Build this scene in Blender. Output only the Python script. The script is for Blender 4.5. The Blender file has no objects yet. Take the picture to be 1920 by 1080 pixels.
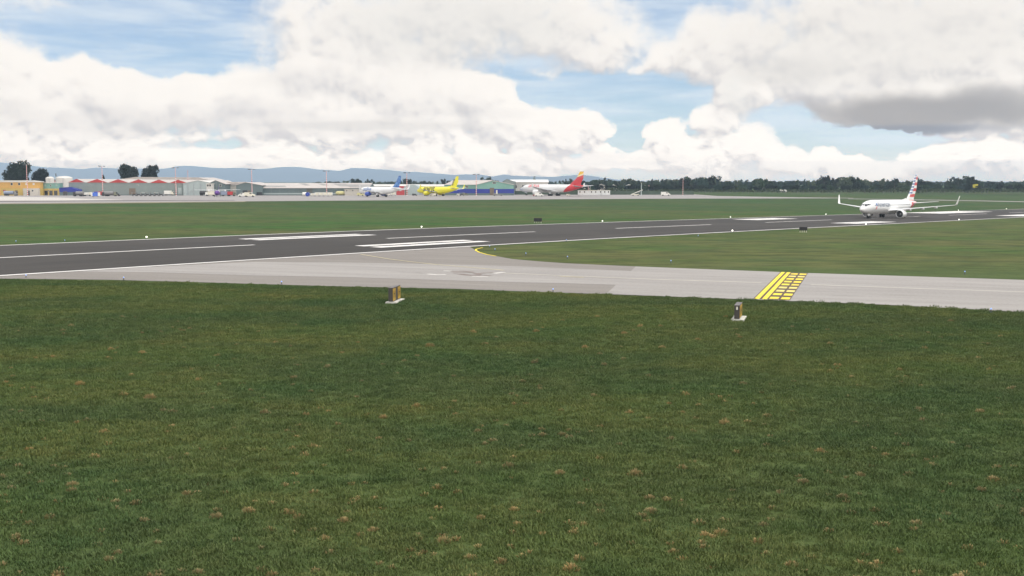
import bpy, bmesh, math, random
from math import sin, cos, tan, atan2, asin, sqrt, pi, radians, exp, log
from mathutils import Vector, Matrix, noise

C = bpy.context.scene.collection
SC = bpy.context.scene
R = radians

# ------------------------------------------------------------------ camera
F = 2000.0            # focal length in pixels of the 1920 px wide photograph
TH = 0.0998           # downward pitch
CAM = Vector((0, 0, 9.2))
cd = bpy.data.cameras.new('camera')
cam = bpy.data.objects.new('camera', cd)
C.objects.link(cam)
cam.location = CAM
cam.rotation_euler = (pi/2 - TH, 0, 0)
cd.sensor_width = 36
cd.lens = 36*F/1920
cd.clip_start = 0.5
cd.clip_end = 60000
SC.camera = cam

def ray(px, py):
    u, v = (px-960)/F, (py-540)/F
    return Vector((u, cos(TH) - v*sin(TH), -sin(TH) - v*cos(TH)))
def at(px, py, Y):
    d = ray(px, py)
    return CAM + d*(Y/d.y)

# ------------------------------------------------------------------ light
SUN_EL, SUN_AZ = 63, 118        # azimuth clockwise from +Y (the view direction)
SUN_STRENGTH = 2.2
SKY_STRENGTH = 0.105
CLOUD_GAIN = 1.0
HAZE_RHO, HAZE_TOP, HAZE_SRC = 1.15e-4, 345.0, (.36, .48, .60)
SC.view_settings.view_transform = 'Standard'
SC.view_settings.look = 'None'
SC.view_settings.gamma = 1
SC.view_settings.exposure = -0.12
sd = bpy.data.lights.new('sun', 'SUN')
sd.energy = SUN_STRENGTH
sd.angle = R(1.5)
sd.color = (1, .96, .9)
sun = bpy.data.objects.new('sun', sd)
C.objects.link(sun)
sdir = Vector((sin(R(SUN_AZ))*cos(R(SUN_EL)), cos(R(SUN_AZ))*cos(R(SUN_EL)), sin(R(SUN_EL))))
sun.rotation_euler = (-sdir).to_track_quat('-Z', 'Y').to_euler()
sun.location = sdir*200

# ------------------------------------------------------------------ node helper
class N:
    def __init__(s, tree): s.t = tree
    def new(s, kind, **kw):
        n = s.t.nodes.new(kind)
        for k, v in kw.items(): setattr(n, k, v)
        return n
    def link(s, a, b): s.t.links.new(a, b)
    def put(s, sock, v):
        if isinstance(v, bpy.types.NodeSocket): s.link(v, sock)
        elif v is not None: sock.default_value = v
    def math(s, op, a, b=None, c=None, clamp=False):
        n = s.new('ShaderNodeMath', operation=op, use_clamp=clamp)
        s.put(n.inputs[0], a); s.put(n.inputs[1], b); s.put(n.inputs[2], c)
        return n.outputs[0]
    def vmath(s, op, a, b=None):
        n = s.new('ShaderNodeVectorMath', operation=op)
        s.put(n.inputs[0], a); s.put(n.inputs[1], b)
        return n.outputs['Value'] if op in ('LENGTH', 'DOT_PRODUCT') else n.outputs[0]
    def noise(s, vec, scale, detail=4, rough=.5, dist=0, out='Fac', dim='3D'):
        n = s.new('ShaderNodeTexNoise', noise_dimensions=dim)
        s.put(n.inputs['Vector'], vec)
        n.inputs['Scale'].default_value = scale; n.inputs['Detail'].default_value = detail
        n.inputs['Roughness'].default_value = rough; n.inputs['Distortion'].default_value = dist
        return n.outputs[out]
    def step(s, v, lo, hi, a=0., b=1., smooth=True):
        n = s.new('ShaderNodeMapRange', interpolation_type='SMOOTHSTEP' if smooth else 'LINEAR')
        s.put(n.inputs['Value'], v)
        for i, q in zip(('From Min', 'From Max', 'To Min', 'To Max'), (lo, hi, a, b)): s.put(n.inputs[i], q)
        return n.outputs['Result']
    def mix(s, f, a, b, mode='MIX'):
        n = s.new('ShaderNodeMix', data_type='RGBA', blend_type=mode)
        s.put(n.inputs[0], f)
        s.put(n.inputs[6], (*a, 1) if isinstance(a, tuple) else a)
        s.put(n.inputs[7], (*b, 1) if isinstance(b, tuple) else b)
        return n.outputs[2]
    def scalev(s, vec, x, y, z):
        return s.vmath('MULTIPLY', vec, (x, y, z))

def lin(r, g, b):
    f = lambda c: (c/255/12.92) if c/255 <= .04045 else ((c/255+.055)/1.055)**2.4
    return (f(r), f(g), f(b))

# ------------------------------------------------------------------ sky and clouds (directions only: degrees of azimuth and elevation)
def azel(px, py):
    d = ray(px, py).normalized()
    return math.degrees(atan2(d.x, d.y)), math.degrees(asin(d.z))
def deg(px): return px/F*57.3
W = bpy.data.worlds.new('World'); SC.world = W
W.use_nodes = True
wt = W.node_tree; wt.nodes.clear(); w = N(wt)

# (cx, cy, rx, ry, weight) of the cloud masses as seen on the sky
BLOBS = [
 (-20,130,120,85,1),(60,200,130,90,1),(175,150,75,52,1),(240,190,120,85,1),(350,185,130,60,1),(520,190,170,90,1),
 (600,130,120,70,1),(660,70,220,110,.9),(870,30,260,110,.9),(1050,50,170,100,.9),(1120,90,110,60,.7),(760,170,150,95,1),(905,180,95,52,1),
 (960,230,90,60,1),(1060,245,95,50,1),(700,235,260,40,1),(40,260,200,70,1),(300,290,330,48,1),(560,300,220,40,1),(800,292,85,45,1),(930,300,130,50,1),
 (1130,300,170,25,1),(1250,265,55,38,1),(1310,290,110,45,1),(1385,170,62,58,1),(1350,225,52,40,1),(1415,275,70,40,1),(1480,310,90,35,1),
 (1545,295,48,32,1),(1620,318,90,30,1),(1740,305,80,30,1),(1850,290,140,35,1),(1700,60,330,120,1),(1400,70,150,60,.8),(1560,130,150,75,1),
 (1330,100,120,75,1),(1230,120,60,30,.6),(1290,150,40,30,.6),(1780,190,300,65,1),(1950,150,200,110,1),(1960,300,120,40,1),(100,10,200,20,.45),
]
g = bpy.data.node_groups.new('cloud_density', 'ShaderNodeTree')
g.interface.new_socket('P', in_out='INPUT', socket_type='NodeSocketVector')
g.interface.new_socket('D', in_out='OUTPUT', socket_type='NodeSocketFloat')
gn = N(g)
gi = gn.new('NodeGroupInput'); go = gn.new('NodeGroupOutput')
P0 = gi.outputs[0]
wn = gn.noise(P0, .30, 6, .58, out='Color')
wv = gn.vmath('MULTIPLY', gn.vmath('SUBTRACT', wn, (.5, .5, .5)), (3.6, 2.6, 0))
PW = gn.vmath('ADD', P0, wv)
acc = None
for cx, cy, rx, ry, wt_ in BLOBS:
    a, e = azel(cx, cy)
    dv = gn.vmath('MULTIPLY', gn.vmath('SUBTRACT', PW, (a, e, 0)), (1/deg(rx), 1/deg(ry), 0))
    q = gn.math('MULTIPLY_ADD', gn.vmath('DOT_PRODUCT', dv, dv), -1.0, wt_)
    if acc is None: acc = q
    else:
        acc = gn.math('SMOOTH_MAX', acc, q, .35)
for cx, cy, rx, ry, k in ((1590,262,110,20,1.5),(1660,285,40,22,.8),(330,276,30,7,.7),(1270,318,14,6,.5),(410,270,55,9,1.1),(1172,272,26,26,1.3),(1085,292,30,8,.8),(710,262,14,16,.9),(260,55,170,46,1.6),(300,108,110,22,1.3),(1150,178,150,30,1.7),(1250,15,30,40,1.2),(1480,232,26,30,.9),(1000,118,90,16,.6),(940,280,16,8,.8)):
    a, e = azel(cx, cy)
    dv = gn.vmath('MULTIPLY', gn.vmath('SUBTRACT', gn.vmath('ADD', P0, gn.vmath('MULTIPLY', wv, (.45, .3, 0))), (a, e, 0)), (1/deg(rx), 1/deg(ry), 0))
    acc = gn.math('SUBTRACT', acc, gn.math('MULTIPLY', gn.math('EXPONENT', gn.math('MULTIPLY', gn.vmath('DOT_PRODUCT', dv, dv), -1.0)), k))
# broken cloud over the rest of the sky, out of the frame
sepP = gn.new('ShaderNodeSeparateXYZ'); gn.link(P0, sepP.inputs[0])
outx = gn.step(gn.math('ABSOLUTE', sepP.outputs[0]), 27, 33)
outz = gn.step(sepP.outputs[1], 10.5, 14)
outm = gn.math('MAXIMUM', outx, outz)
gen = gn.math('MULTIPLY_ADD', gn.noise(P0, .06, 5, .55), 5.0, -2.1)
acc = gn.math('ADD', gn.math('MULTIPLY', acc, gn.math('SUBTRACT', 1.0, outm)), gn.math('MULTIPLY', gen, outm))
acc = gn.math('MAXIMUM', acc, -1.2)
bn = gn.noise(P0, .75, 7, .55)
D_ = gn.math('ADD', acc, gn.math('MULTIPLY_ADD', bn, 1.5, -.62))
lowm = gn.step(sepP.outputs[1], 4.2, 1.2)
D_ = gn.math('ADD', D_, gn.math('MULTIPLY', lowm, gn.math('MULTIPLY_ADD', gn.noise(gn.scalev(P0, 1, 1.25, 1), 1.7, 5, .55), 1.9, -.95)))
gn.link(D_, go.inputs[0])

tc = w.new('ShaderNodeTexCoord')
sp = w.new('ShaderNodeSeparateXYZ'); w.link(tc.outputs['Generated'], sp.inputs[0])
az = w.math('MULTIPLY', w.math('ARCTAN2', sp.outputs[0], sp.outputs[1]), 57.2958)
el = w.math('MULTIPLY', w.math('ARCSINE', sp.outputs[2]), 57.2958)
cb = w.new('ShaderNodeCombineXYZ'); w.link(az, cb.inputs[0]); w.link(el, cb.inputs[1])
def density(vec):
    n = w.new('ShaderNodeGroup'); n.node_tree = g
    w.link(vec, n.inputs[0]); return n.outputs[0]
P = cb.outputs[0]
D0 = density(P)
D1 = density(w.vmath('ADD', P, (.35, .9, 0)))
soft = w.math('MAXIMUM', w.step(w.noise(P, .12, 3, .5), .42, .6), w.math('MULTIPLY', w.step(el, 4.6, 7.5), 1.5))
alpha = w.step(D0, w.math('MULTIPLY_ADD', soft, -.22, -.03), w.math('MULTIPLY_ADD', soft, .38, .30))
relief = w.math('SUBTRACT', D0, D1)
relief2 = w.math('SUBTRACT', D0, density(w.vmath('ADD', P, (.12, .32, 0))))
lit = w.step(w.math('ADD', w.math('MULTIPLY', relief, .6), relief2), -.85, .35)
thick = w.step(D0, .3, 1.6)
bright = (1.03, .985, .93)
shade = (.66, .65, .665)
cloud = w.mix(lit, shade, bright)
cloud = w.mix(w.math('MULTIPLY', thick, .25), cloud, (.86, .825, .80))
# the rain-grey undersides
def ell(cx, cy, rx, ry, s, nz=1.2):
    a, e = azel(cx, cy)
    pn = w.vmath('ADD', P, w.vmath('MULTIPLY', w.vmath('SUBTRACT', w.noise(P, .35, 5, .55, out='Color'), (.5, .5, .5)), (nz*2.4, nz, 0)))
    dv = w.vmath('MULTIPLY', w.vmath('SUBTRACT', pn, (a, e, 0)), (1/deg(rx), 1/deg(ry), 0))
    return w.math('MULTIPLY', w.step(w.vmath('LENGTH', dv), 1.15, .35), s)
for args, colr in (((860,50,300,85,.55,.8), (.80,.79,.765)), ((1650,70,380,110,.5,.8), (.82,.795,.76)), ((480,230,330,30,.35), (.78,.75,.74)), ((1100,300,260,14,.35,.6), (.78,.76,.75)), ((900,215,120,16,.3,.7), (.76,.74,.73)),((1730,208,270,40,.95), (.40,.395,.405)), ((1900,190,170,40,.7), (.40,.40,.415)), ((1680,243,190,13,.9,.4), (.30,.33,.39)),
                   ((200,235,150,30,.35), (.66,.65,.66)), ((700,236,260,12,.45,.5), (.66,.65,.64)), ((560,150,90,25,.3), (.7,.69,.7)),
                   ((450,205,100,20,.3), (.7,.69,.7)), ((1480,130,120,30,.4), (.66,.65,.64)), ((1380,180,40,50,.2), (.75,.78,.76)), ((30,210,60,25,.3), (.7,.68,.67))):
    cloud = w.mix(ell(*args), cloud, colr)
sky = w.new('ShaderNodeTexSky', sky_type='NISHITA', sun_disc=False)
sky.sun_elevation = R(SUN_EL); sky.sun_rotation = R(SUN_AZ)
sky.air_density = 1.0; sky.dust_density = .3; sky.ozone_density = 3
skyc = w.mix(1.0, sky.outputs[0], (SKY_STRENGTH,)*3, 'MULTIPLY')
skyc = w.mix(1.0, skyc, (.86, 1.0, 1.16), 'MULTIPLY')
# thin streaks of high cloud
cir = w.step(w.noise(w.scalev(P, .10, .75, 1), 1.0, 6, .6, .3), .34, .66)
skyc = w.mix(w.math('MULTIPLY_ADD', cir, .60, .26), skyc, (.74, .83, .92))
# bank of pale vapour low over the horizon
low = w.step(el, 2.2, .3)
skyc = w.mix(w.math('MULTIPLY', low, .6), skyc, (.80, .82, .84))
cloud = w.mix(w.math('MULTIPLY', low, .35), cloud, (.92, .865, .825))
col = w.mix(alpha, skyc, cloud)
# sky out of view is boosted, to put added light on haze and ground
ov = w.math('MAXIMUM', w.step(w.math('ABSOLUTE', az), 30, 50), w.step(el, 13, 24))
gsc = w.new('ShaderNodeVectorMath', operation='SCALE'); w.link(col, gsc.inputs[0]); w.link(w.math('MULTIPLY_ADD', ov, .5, 1.0), gsc.inputs['Scale'])
col = gsc.outputs[0]
# light from behind the haze layer, as bright as it must be to look like this from inside it
tau = w.math('MINIMUM', w.math('DIVIDE', HAZE_RHO*HAZE_TOP, w.math('MAXIMUM', w.math('SINE', w.math('MULTIPLY', el, pi/180)), .004)), HAZE_RHO*18500)
Tr = w.math('EXPONENT', w.math('MULTIPLY', tau, -1.0))
inv = w.math('DIVIDE', 1.0, Tr)
sub = w.new('ShaderNodeVectorMath', operation='SCALE'); sub.inputs[0].default_value = HAZE_SRC; w.link(w.math('SUBTRACT', 1.0, Tr), sub.inputs['Scale'])
dif = w.vmath('MAXIMUM', w.vmath('SUBTRACT', col, sub.outputs[0]), (.02, .02, .02))
cs = w.new('ShaderNodeVectorMath', operation='SCALE'); w.link(dif, cs.inputs[0]); w.link(inv, cs.inputs['Scale'])
col = w.mix(w.step(el, -.25, -1.2), cs.outputs[0], (.25, .27, .25))
bg = w.new('ShaderNodeBackground'); w.link(col, bg.inputs['Color']); bg.inputs['Strength'].default_value = CLOUD_GAIN
wo = w.new('ShaderNodeOutputWorld'); w.link(bg.outputs[0], wo.inputs[0])

# ------------------------------------------------------------------ the lie of the land; runway coordinates (s along, t across)
PSI = 0.7343
RS, RC = sin(PSI), cos(PSI)
TD, TW = 131.4, 51.4         # runway centre distance and width
def st(x, y): return x*RS + y*RC, -x*RC + y*RS
def xy(s, t): return s*RS - t*RC, s*RC + t*RS
def smooth(v, a, b):
    k = min(1, max(0, (v-a)/(b-a))); return k*k*(3-2*k)
def ground(x, y):
    s, t = st(x, y)
    q = max(-40, min(40, (s-121.6)/23.5))
    d = .0091*23.5*log(1+exp(q)) if q < 39 else .0091*(s-121.6)
    d = min(d, 4.2)
    return -d*(1-smooth(t, 190, 480))*smooth(t, -40, 60)
def gp(px, py):
    "the point of the ground seen at a pixel"
    d = ray(px, py)
    k = CAM.z/(-d.z) if d.z < -1e-5 else 9000
    for _ in range(40):
        p = CAM + d*k
        k += (ground(p.x, p.y) - p.z)/d.z*.9
    p = CAM + d*k
    return Vector((p.x, p.y, ground(p.x, p.y)))

# ------------------------------------------------------------------ object helpers
def link(o, parent=None):
    C.objects.link(o)
    if parent is not None: o.parent = parent
    return o
def tag(o, label=None, cat=None, group=None, kind=None):
    if label: o['label'] = label
    if cat: o['category'] = cat
    if group: o['group'] = group
    if kind: o['kind'] = kind
    return o
def mesh_obj(name, verts, faces, mat=None, parent=None, smooth_=False, mats=None, fm=None):
    me = bpy.data.meshes.new(name)
    me.from_pydata([tuple(v) for v in verts], [], faces)
    if mats:
        for m in mats: me.materials.append(m)
        if fm: me.polygons.foreach_set('material_index', fm)
    elif mat: me.materials.append(mat)
    if smooth_: me.polygons.foreach_set('use_smooth', [True]*len(me.polygons))
    me.update()
    return link(bpy.data.objects.new(name, me), parent)
def empty(name, loc, rz=0):
    o = bpy.data.objects.new(name, None)
    o.location = loc; o.rotation_euler = (0, 0, rz)
    o.empty_display_size = .5
    return link(o)
def copy_tree(o, parent=None):
    c = o.copy(); C.objects.link(c)
    if parent is not None: c.parent = parent
    for ch in list(o.children): copy_tree(ch, c)
    return c

class MB:
    "collects shapes for one mesh"
    def __init__(s): s.v = []; s.f = []; s.sm = []
    def add(s, vs, fs, sm=False):
        n = len(s.v); s.v += [Vector(v) for v in vs]
        s.f += [tuple(i+n for i in f) for f in fs]; s.sm += [sm]*len(fs)
        return s
    def box(s, c, size, rz=0, taper=1):
        hx, hy, hz = [k/2 for k in size]; vs = []
        for z, k in ((-hz, 1), (hz, taper)):
            for x, y in ((-hx, -hy), (hx, -hy), (hx, hy), (-hx, hy)):
                x2, y2 = x*k, y*k
                vs.append((c[0]+x2*cos(rz)-y2*sin(rz), c[1]+x2*sin(rz)+y2*cos(rz), c[2]+z))
        return s.add(vs, [(3,2,1,0),(4,5,6,7),(0,1,5,4),(1,2,6,5),(2,3,7,6),(3,0,4,7)])
    def tube(s, p0, p1, r0, r1=None, n=12, cap=True):
        p0, p1 = Vector(p0), Vector(p1); r1 = r0 if r1 is None else r1
        d = (p1-p0).normalized(); a = d.orthogonal().normalized(); b = d.cross(a)
        vs = [p + (a*cos(2*pi*i/n)+b*sin(2*pi*i/n))*r for p, r in ((p0, r0), (p1, r1)) for i in range(n)]
        s.add(vs, [(i, (i+1) % n, n+(i+1) % n, n+i) for i in range(n)], True)
        if cap: s.add(vs, [tuple(range(n))[::-1], tuple(range(n, 2*n))])
        return s
    def prism(s, prof, y0, y1):
        "profile in x, z pushed from y0 to y1"
        n = len(prof)
        vs = [(x, y0, z) for x, z in prof] + [(x, y1, z) for x, z in prof]
        return s.add(vs, [tuple(range(n)), tuple(range(n, 2*n))[::-1]] + [(i, n+i, n+(i+1) % n, (i+1) % n) for i in range(n)])
    def prismx(s, prof, x0, x1):
        "profile in y, z pushed from x0 to x1"
        n = len(prof)
        vs = [(x0, y, z) for y, z in prof] + [(x1, y, z) for y, z in prof]
        return s.add(vs, [tuple(range(n))[::-1], tuple(range(n, 2*n))] + [(i, (i+1) % n, n+(i+1) % n, n+i) for i in range(n)])
    def loft(s, rings, cap=True, sm=True):
        n = len(rings[0]); vs = [p for r in rings for p in r]
        fs = [(k*n+i, k*n+(i+1) % n, (k+1)*n+(i+1) % n, (k+1)*n+i) for k in range(len(rings)-1) for i in range(n)]
        s.add(vs, fs, sm)
        if cap: s.add(vs, [tuple(range(n))[::-1], tuple(range((len(rings)-1)*n, len(rings)*n))])
        return s
    def dome(s, c, r, h, n=20, k=6):
        rings = [[(c[0]+r*cos(a)*cos(2*pi*i/n), c[1]+r*cos(a)*sin(2*pi*i/n), c[2]+h*sin(a)) for i in range(n)] for a in [j/k*pi/2*.98 for j in range(k+1)]]
        return s.loft(rings)
    def build(s, name, mat, parent=None):
        o = mesh_obj(name, s.v, s.f, mat, parent)
        o.data.polygons.foreach_set('use_smooth', s.sm)
        bm = bmesh.new(); bm.from_mesh(o.data)
        bmesh.ops.recalc_face_normals(bm, faces=bm.faces)
        bm.to_mesh(o.data); bm.free()
        return o

# ------------------------------------------------------------------ materials
def mat(name, col, rough=.6, var=.12, scale=1.0, metal=0, stretch=(1, 1, 1), spec=.5, coat=0):
    m = bpy.data.materials.new(name); m.use_nodes = True
    n = N(m.node_tree); b = m.node_tree.nodes['Principled BSDF']
    t = n.new('ShaderNodeTexCoord')
    v = n.scalev(t.outputs['Object'], *stretch)
    a = n.noise(v, scale, 5, .6)
    f = n.step(a, .25, .75, 1-var, 1+var, False)
    cc = n.mix(1.0, tuple(col), (1, 1, 1), 'MULTIPLY')
    sc = n.new('ShaderNodeVectorMath', operation='SCALE'); n.link(cc, sc.inputs[0]); n.link(f, sc.inputs['Scale'])
    n.link(sc.outputs[0], b.inputs['Base Color'])
    b.inputs['Roughness'].default_value = rough
    b.inputs['Metallic'].default_value = metal
    b.inputs['Specular IOR Level'].default_value = spec
    b.inputs['Coat Weight'].default_value = coat
    return m
def cladding(name, col, pitch=.6, var=.10, rough=.55, axis=0):
    "ribbed metal sheet, weathered"
    m = mat(name, tuple(c_*.80 for c_ in col), rough, var, .15, stretch=(1, 1, .35))
    n = N(m.node_tree); b = m.node_tree.nodes['Principled BSDF']
    t = n.new('ShaderNodeTexCoord'); s_ = n.new('ShaderNodeSeparateXYZ'); n.link(t.outputs['Object'], s_.inputs[0])
    h = n.math('SINE', n.math('MULTIPLY', n.math('ADD', s_.outputs[0], s_.outputs[1]), 6.283/pitch))
    bp = n.new('ShaderNodeBump'); bp.inputs['Strength'].default_value = .5; bp.inputs['Distance'].default_value = .05
    n.link(h, bp.inputs['Height']); n.link(bp.outputs[0], b.inputs['Normal'])
    return m

# grass ground
def grass_material():
    m = bpy.data.materials.new('mown_grass'); m.use_nodes = True
    n = N(m.node_tree); b = m.node_tree.nodes['Principled BSDF']
    t = n.new('ShaderNodeTexCoord'); p = t.outputs['Object']
    fine = n.noise(p, 5.0, 6, .68)
    mid = n.noise(n.scalev(p, .5, 1, 1), 1.3, 5, .65)
    big = n.noise(n.scalev(p, .6, 1, 1), .055, 6, .62, .4)
    big2 = n.noise(n.scalev(p, .4, 1, 1), .021, 5, .6, .6)
    c = n.mix(n.step(mid, .3, .7), (.068, .100, .028), (.086, .118, .036))
    c = n.mix(n.step(fine, .38, .68, 0., .6), c, (.092, .128, .036))
    c = n.mix(n.step(fine, .5, .3, 0., .75), c, (.035, .055, .018))
    sp_ = n.new('ShaderNodeSeparateXYZ'); n.link(p, sp_.inputs[0])
    # beyond the taxiway: lusher strips and browner thin patches
    s_ = n.math('ADD', n.math('MULTIPLY', sp_.outputs[0], -RC), n.math('MULTIPLY', sp_.outputs[1], RS))
    past = n.step(sp_.outputs[1], 92, 125)
    c = n.mix(n.math('MULTIPLY', n.step(big, .45, .62), n.math('MULTIPLY', past, .85)), c, (.045, .125, .018))
    c = n.mix(n.math('MULTIPLY', n.step(big2, .46, .60), n.math('MULTIPLY', past, .62)), c, (.125, .120, .040))
    far = n.step(sp_.outputs[1], 300, 480)
    c = n.mix(n.math('MULTIPLY', far, .4), c, (.030, .065, .022))
    near_ = n.math('MULTIPLY', n.step(s_, 112, 100), past)
    olv = n.step(n.noise(n.scalev(p, .45, 1, 1), .07, 6, .65, .3), .36, .6, .25, .9)
    c = n.mix(n.math('MULTIPLY', near_, n.math('MULTIPLY', olv, .85)), c, (.150, .135, .060))
    brn = n.step(n.noise(n.scalev(p, .3, 1, 1), .035, 6, .65, .5), .50, .66)
    c = n.mix(n.math('MULTIPLY', brn, n.math('MULTIPLY', past, .5)), c, (.160, .125, .060))
    m10 = n.noise(n.scalev(p, .45, 1, 1), .30, 7, .72)
    mm = n.mix(n.step(m10, .36, .64), (.55, .62, .55), (1.22, 1.16, 1.18))
    c = n.mix(n.math('MULTIPLY_ADD', past, .75, .25), c, n.mix(1.0, c, mm, 'MULTIPLY'))
    c = n.mix(1.0, c, n.mix(past, (1.0, 1.0, 1.0), (.70, .82, .56)), 'MULTIPLY')
    pale = n.step(n.noise(n.scalev(p, .35, 1, 1), .045, 6, .65, .5), .64, .76)
    c = n.mix(n.math('MULTIPLY', pale, n.math('MULTIPLY', past, .6)), c, (.24, .25, .12))
    c = n.mix(n.step(n.noise(p, .10, 5, .6), .45, .75, 0., .4), c, (.035, .078, .026))
    n.link(c, b.inputs['Base Color'])
    b.inputs['Roughness'].default_value = .9; b.inputs['Specular IOR Level'].default_value = .15
    bp = n.new('ShaderNodeBump'); bp.inputs['Strength'].default_value = .9; bp.inputs['Distance'].default_value = .12
    n.link(n.math('ADD', fine, n.math('MULTIPLY', mid, .9)), bp.inputs['Height']); n.link(bp.outputs[0], b.inputs['Normal'])
    return m
M_GRASS = grass_material()

def pavement(name, c0, c1, dark=None, rough=.85):
    "worn paving with streaks that run along the traffic"
    m = bpy.data.materials.new(name); m.use_nodes = True
    n = N(m.node_tree); b = m.node_tree.nodes['Principled BSDF']
    t = n.new('ShaderNodeTexCoord'); rot = n.new('ShaderNodeMapping')
    rot.inputs['Rotation'].default_value = (0, 0, -(pi/2-PSI) if dark else radians(21))
    n.link(t.outputs['Object'], rot.inputs[0]); p = rot.outputs[0]
    a = n.noise(n.scalev(p, .05, .5, 1), 1.0, 6, .62)
    f = n.noise(t.outputs['Object'], 3.5, 6, .65)
    big = n.noise(n.scalev(p, .02, .05, 1), 1.0, 4, .55)
    c = n.mix(n.step(a, .3, .7), tuple(c0), tuple(c1))
    c = n.mix(n.step(big, .35, .7, 0, .5), c, tuple(x*.82 for x in c0))
    c = n.mix(n.step(f, .35, .7, 0, .35), c, tuple(x*1.25 for x in c1))
    if not dark:
        # sealed joints, stains and scuffs
        blot = n.noise(n.scalev(p, .12, .35, 1), 1.0, 6, .7, .6)
        c = n.mix(n.step(blot, .58, .74, 0, .45), c, tuple(x*.62 for x in c0))
        lt = n.noise(n.scalev(p, .035, .6, 1), 1.0, 5, .65)
        c = n.mix(n.step(lt, .56, .72, 0, .5), c, tuple(x*1.28 for x in c1))
    if dark:
        rub = n.noise(n.scalev(p, .012, .9, 1), 1.0, 5, .6)
        c = n.mix(n.step(rub, .5, .68, 0, .55), c, tuple(x*.55 for x in c0))
        pat = n.noise(n.scalev(p, .03, .03, 1), 1.0, 3, .5)
        c = n.mix(n.step(pat, .5, .56, 0, .25), c, tuple(dark))
        pale = n.noise(n.scalev(p, .01, .25, 1), 1.0, 5, .6)
        c = n.mix(n.step(pale, .5, .75, 0, .35), c, tuple(dark))
    n.link(c, b.inputs['Base Color'])
    b.inputs['Roughness'].default_value = rough; b.inputs['Specular IOR Level'].default_value = .3
    bp = n.new('ShaderNodeBump'); bp.inputs['Strength'].default_value = .3; bp.inputs['Distance'].default_value = .02
    n.link(f, bp.inputs['Height']); n.link(bp.outputs[0], b.inputs['Normal'])
    return m
M_RUN = pavement('runway_asphalt', (.034, .030, .026), (.044, .0385, .033), (.070, .061, .053))
M_SHOULDER = pavement('shoulder_asphalt', (.205, .185, .165), (.245, .222, .198))
M_CONC = pavement('pale_concrete', (.275, .256, .238), (.34, .317, .294))
M_APRON = pavement('apron_concrete', (.27, .25, .24), (.33, .305, .29))
M_APRONP = pavement('apron_pale', (.48, .45, .41), (.56, .52, .47))
M_DARKROAD = mat('dark_road', (.07, .05, .055), .9, .2, .2)
def worn_paint(name, col, under, amt=.5):
    m = mat(name, col, .75, .12, .8)
    n = N(m.node_tree); b = m.node_tree.nodes['Principled BSDF']
    src = b.inputs['Base Color'].links[0].from_socket
    t = n.new('ShaderNodeTexCoord'); rot = n.new('ShaderNodeMapping'); rot.inputs['Rotation'].default_value = (0, 0, -(pi/2-PSI))
    n.link(t.outputs['Object'], rot.inputs[0])
    a = n.noise(n.scalev(rot.outputs[0], .12, 1.2, 1), 1.0, 7, .7)
    n.link(n.mix(n.step(a, .50, .66, 0, amt), src, tuple(under)), b.inputs['Base Color']); return m
M_PAINT = worn_paint('white_paint', (.78, .75, .71), (.16, .14, .13), .6)
M_PAINT_OLD = mat('worn_white_paint', (.62, .58, .55), .8, .2, .5)
M_YEL = worn_paint('yellow_paint', (.84, .66, .04), (.40, .30, .10), .55)
M_YELOLD = mat('faded_yellow_paint', (.52, .45, .28), .8, .25, .6)
M_BROWN = mat('dark_marking_ground', (.085, .055, .04), .8, .15, 1)

# ------------------------------------------------------------------ ground sheet
def axis(lo, hi, a, b, step_, far):
    r = []; x = a
    while x <= b: r.append(x); x += step_
    k = step_
    x = b
    while x < hi: k *= 1.35; x = min(hi, x+k); r.append(x)
    k = step_; x = a
    while x > lo: k *= 1.35; x = max(lo, x-k); r.insert(0, x)
    return r
xs = axis(-18300, 18300, -420, 760, 10, 0); ys = axis(-280, 18300, 0, 1040, 10, 0)
V = [(x, y, ground(x, y)) for y in ys for x in xs]
nx = len(xs)
Fc = [(j*nx+i, j*nx+i+1, (j+1)*nx+i+1, (j+1)*nx+i) for j in range(len(ys)-1) for i in range(nx-1)]
tag(mesh_obj('grass_ground', V, Fc, M_GRASS, smooth_=True), kind='structure')

def ribbon(name, A, B, z, m, n=4, sub=6.0, kind='structure', parent=None):
    "sheet between two polylines of equal length, lying z above the ground"
    A2, B2 = [], []
    for k in range(len(A)-1):
        a0, a1, b0, b1 = [Vector((p[0], p[1])) for p in (A[k], A[k+1], B[k], B[k+1])]
        q = max(1, int(max((a1-a0).length, (b1-b0).length)/sub))
        for i in range(q + (k == len(A)-2)):
            A2.append(a0.lerp(a1, i/q)); B2.append(b0.lerp(b1, i/q))
    vs = []
    for a, b in zip(A2, B2):
        for j in range(n+1):
            p = a.lerp(b, j/n); vs.append((p.x, p.y, ground(p.x, p.y)+z))
    fs = [(i*(n+1)+j, (i+1)*(n+1)+j, (i+1)*(n+1)+j+1, i*(n+1)+j+1) for i in range(len(A2)-1) for j in range(n)]
    o = mesh_obj(name, vs, fs, m, parent)
    bm = bmesh.new(); bm.from_mesh(o.data)
    for f in bm.faces:
        if f.normal.z < 0: f.normal_flip()
    bm.to_mesh(o.data); bm.free()
    return tag(o, kind=kind)
def strip(name, s0, s1, t0, t1, z, m, n=1, sub=8.):
    k = max(1, int((s1-s0)/40))
    S = [s0+(s1-s0)*i/k for i in range(k+1)]
    return ribbon(name, [xy(s, t0) for s in S], [xy(s, t1) for s in S], z, m, n, sub)
def dedup(L): return L

strip('runway', -500, 1500, TD-TW/2, TD+TW/2, .05, M_RUN, 8, 8)
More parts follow.
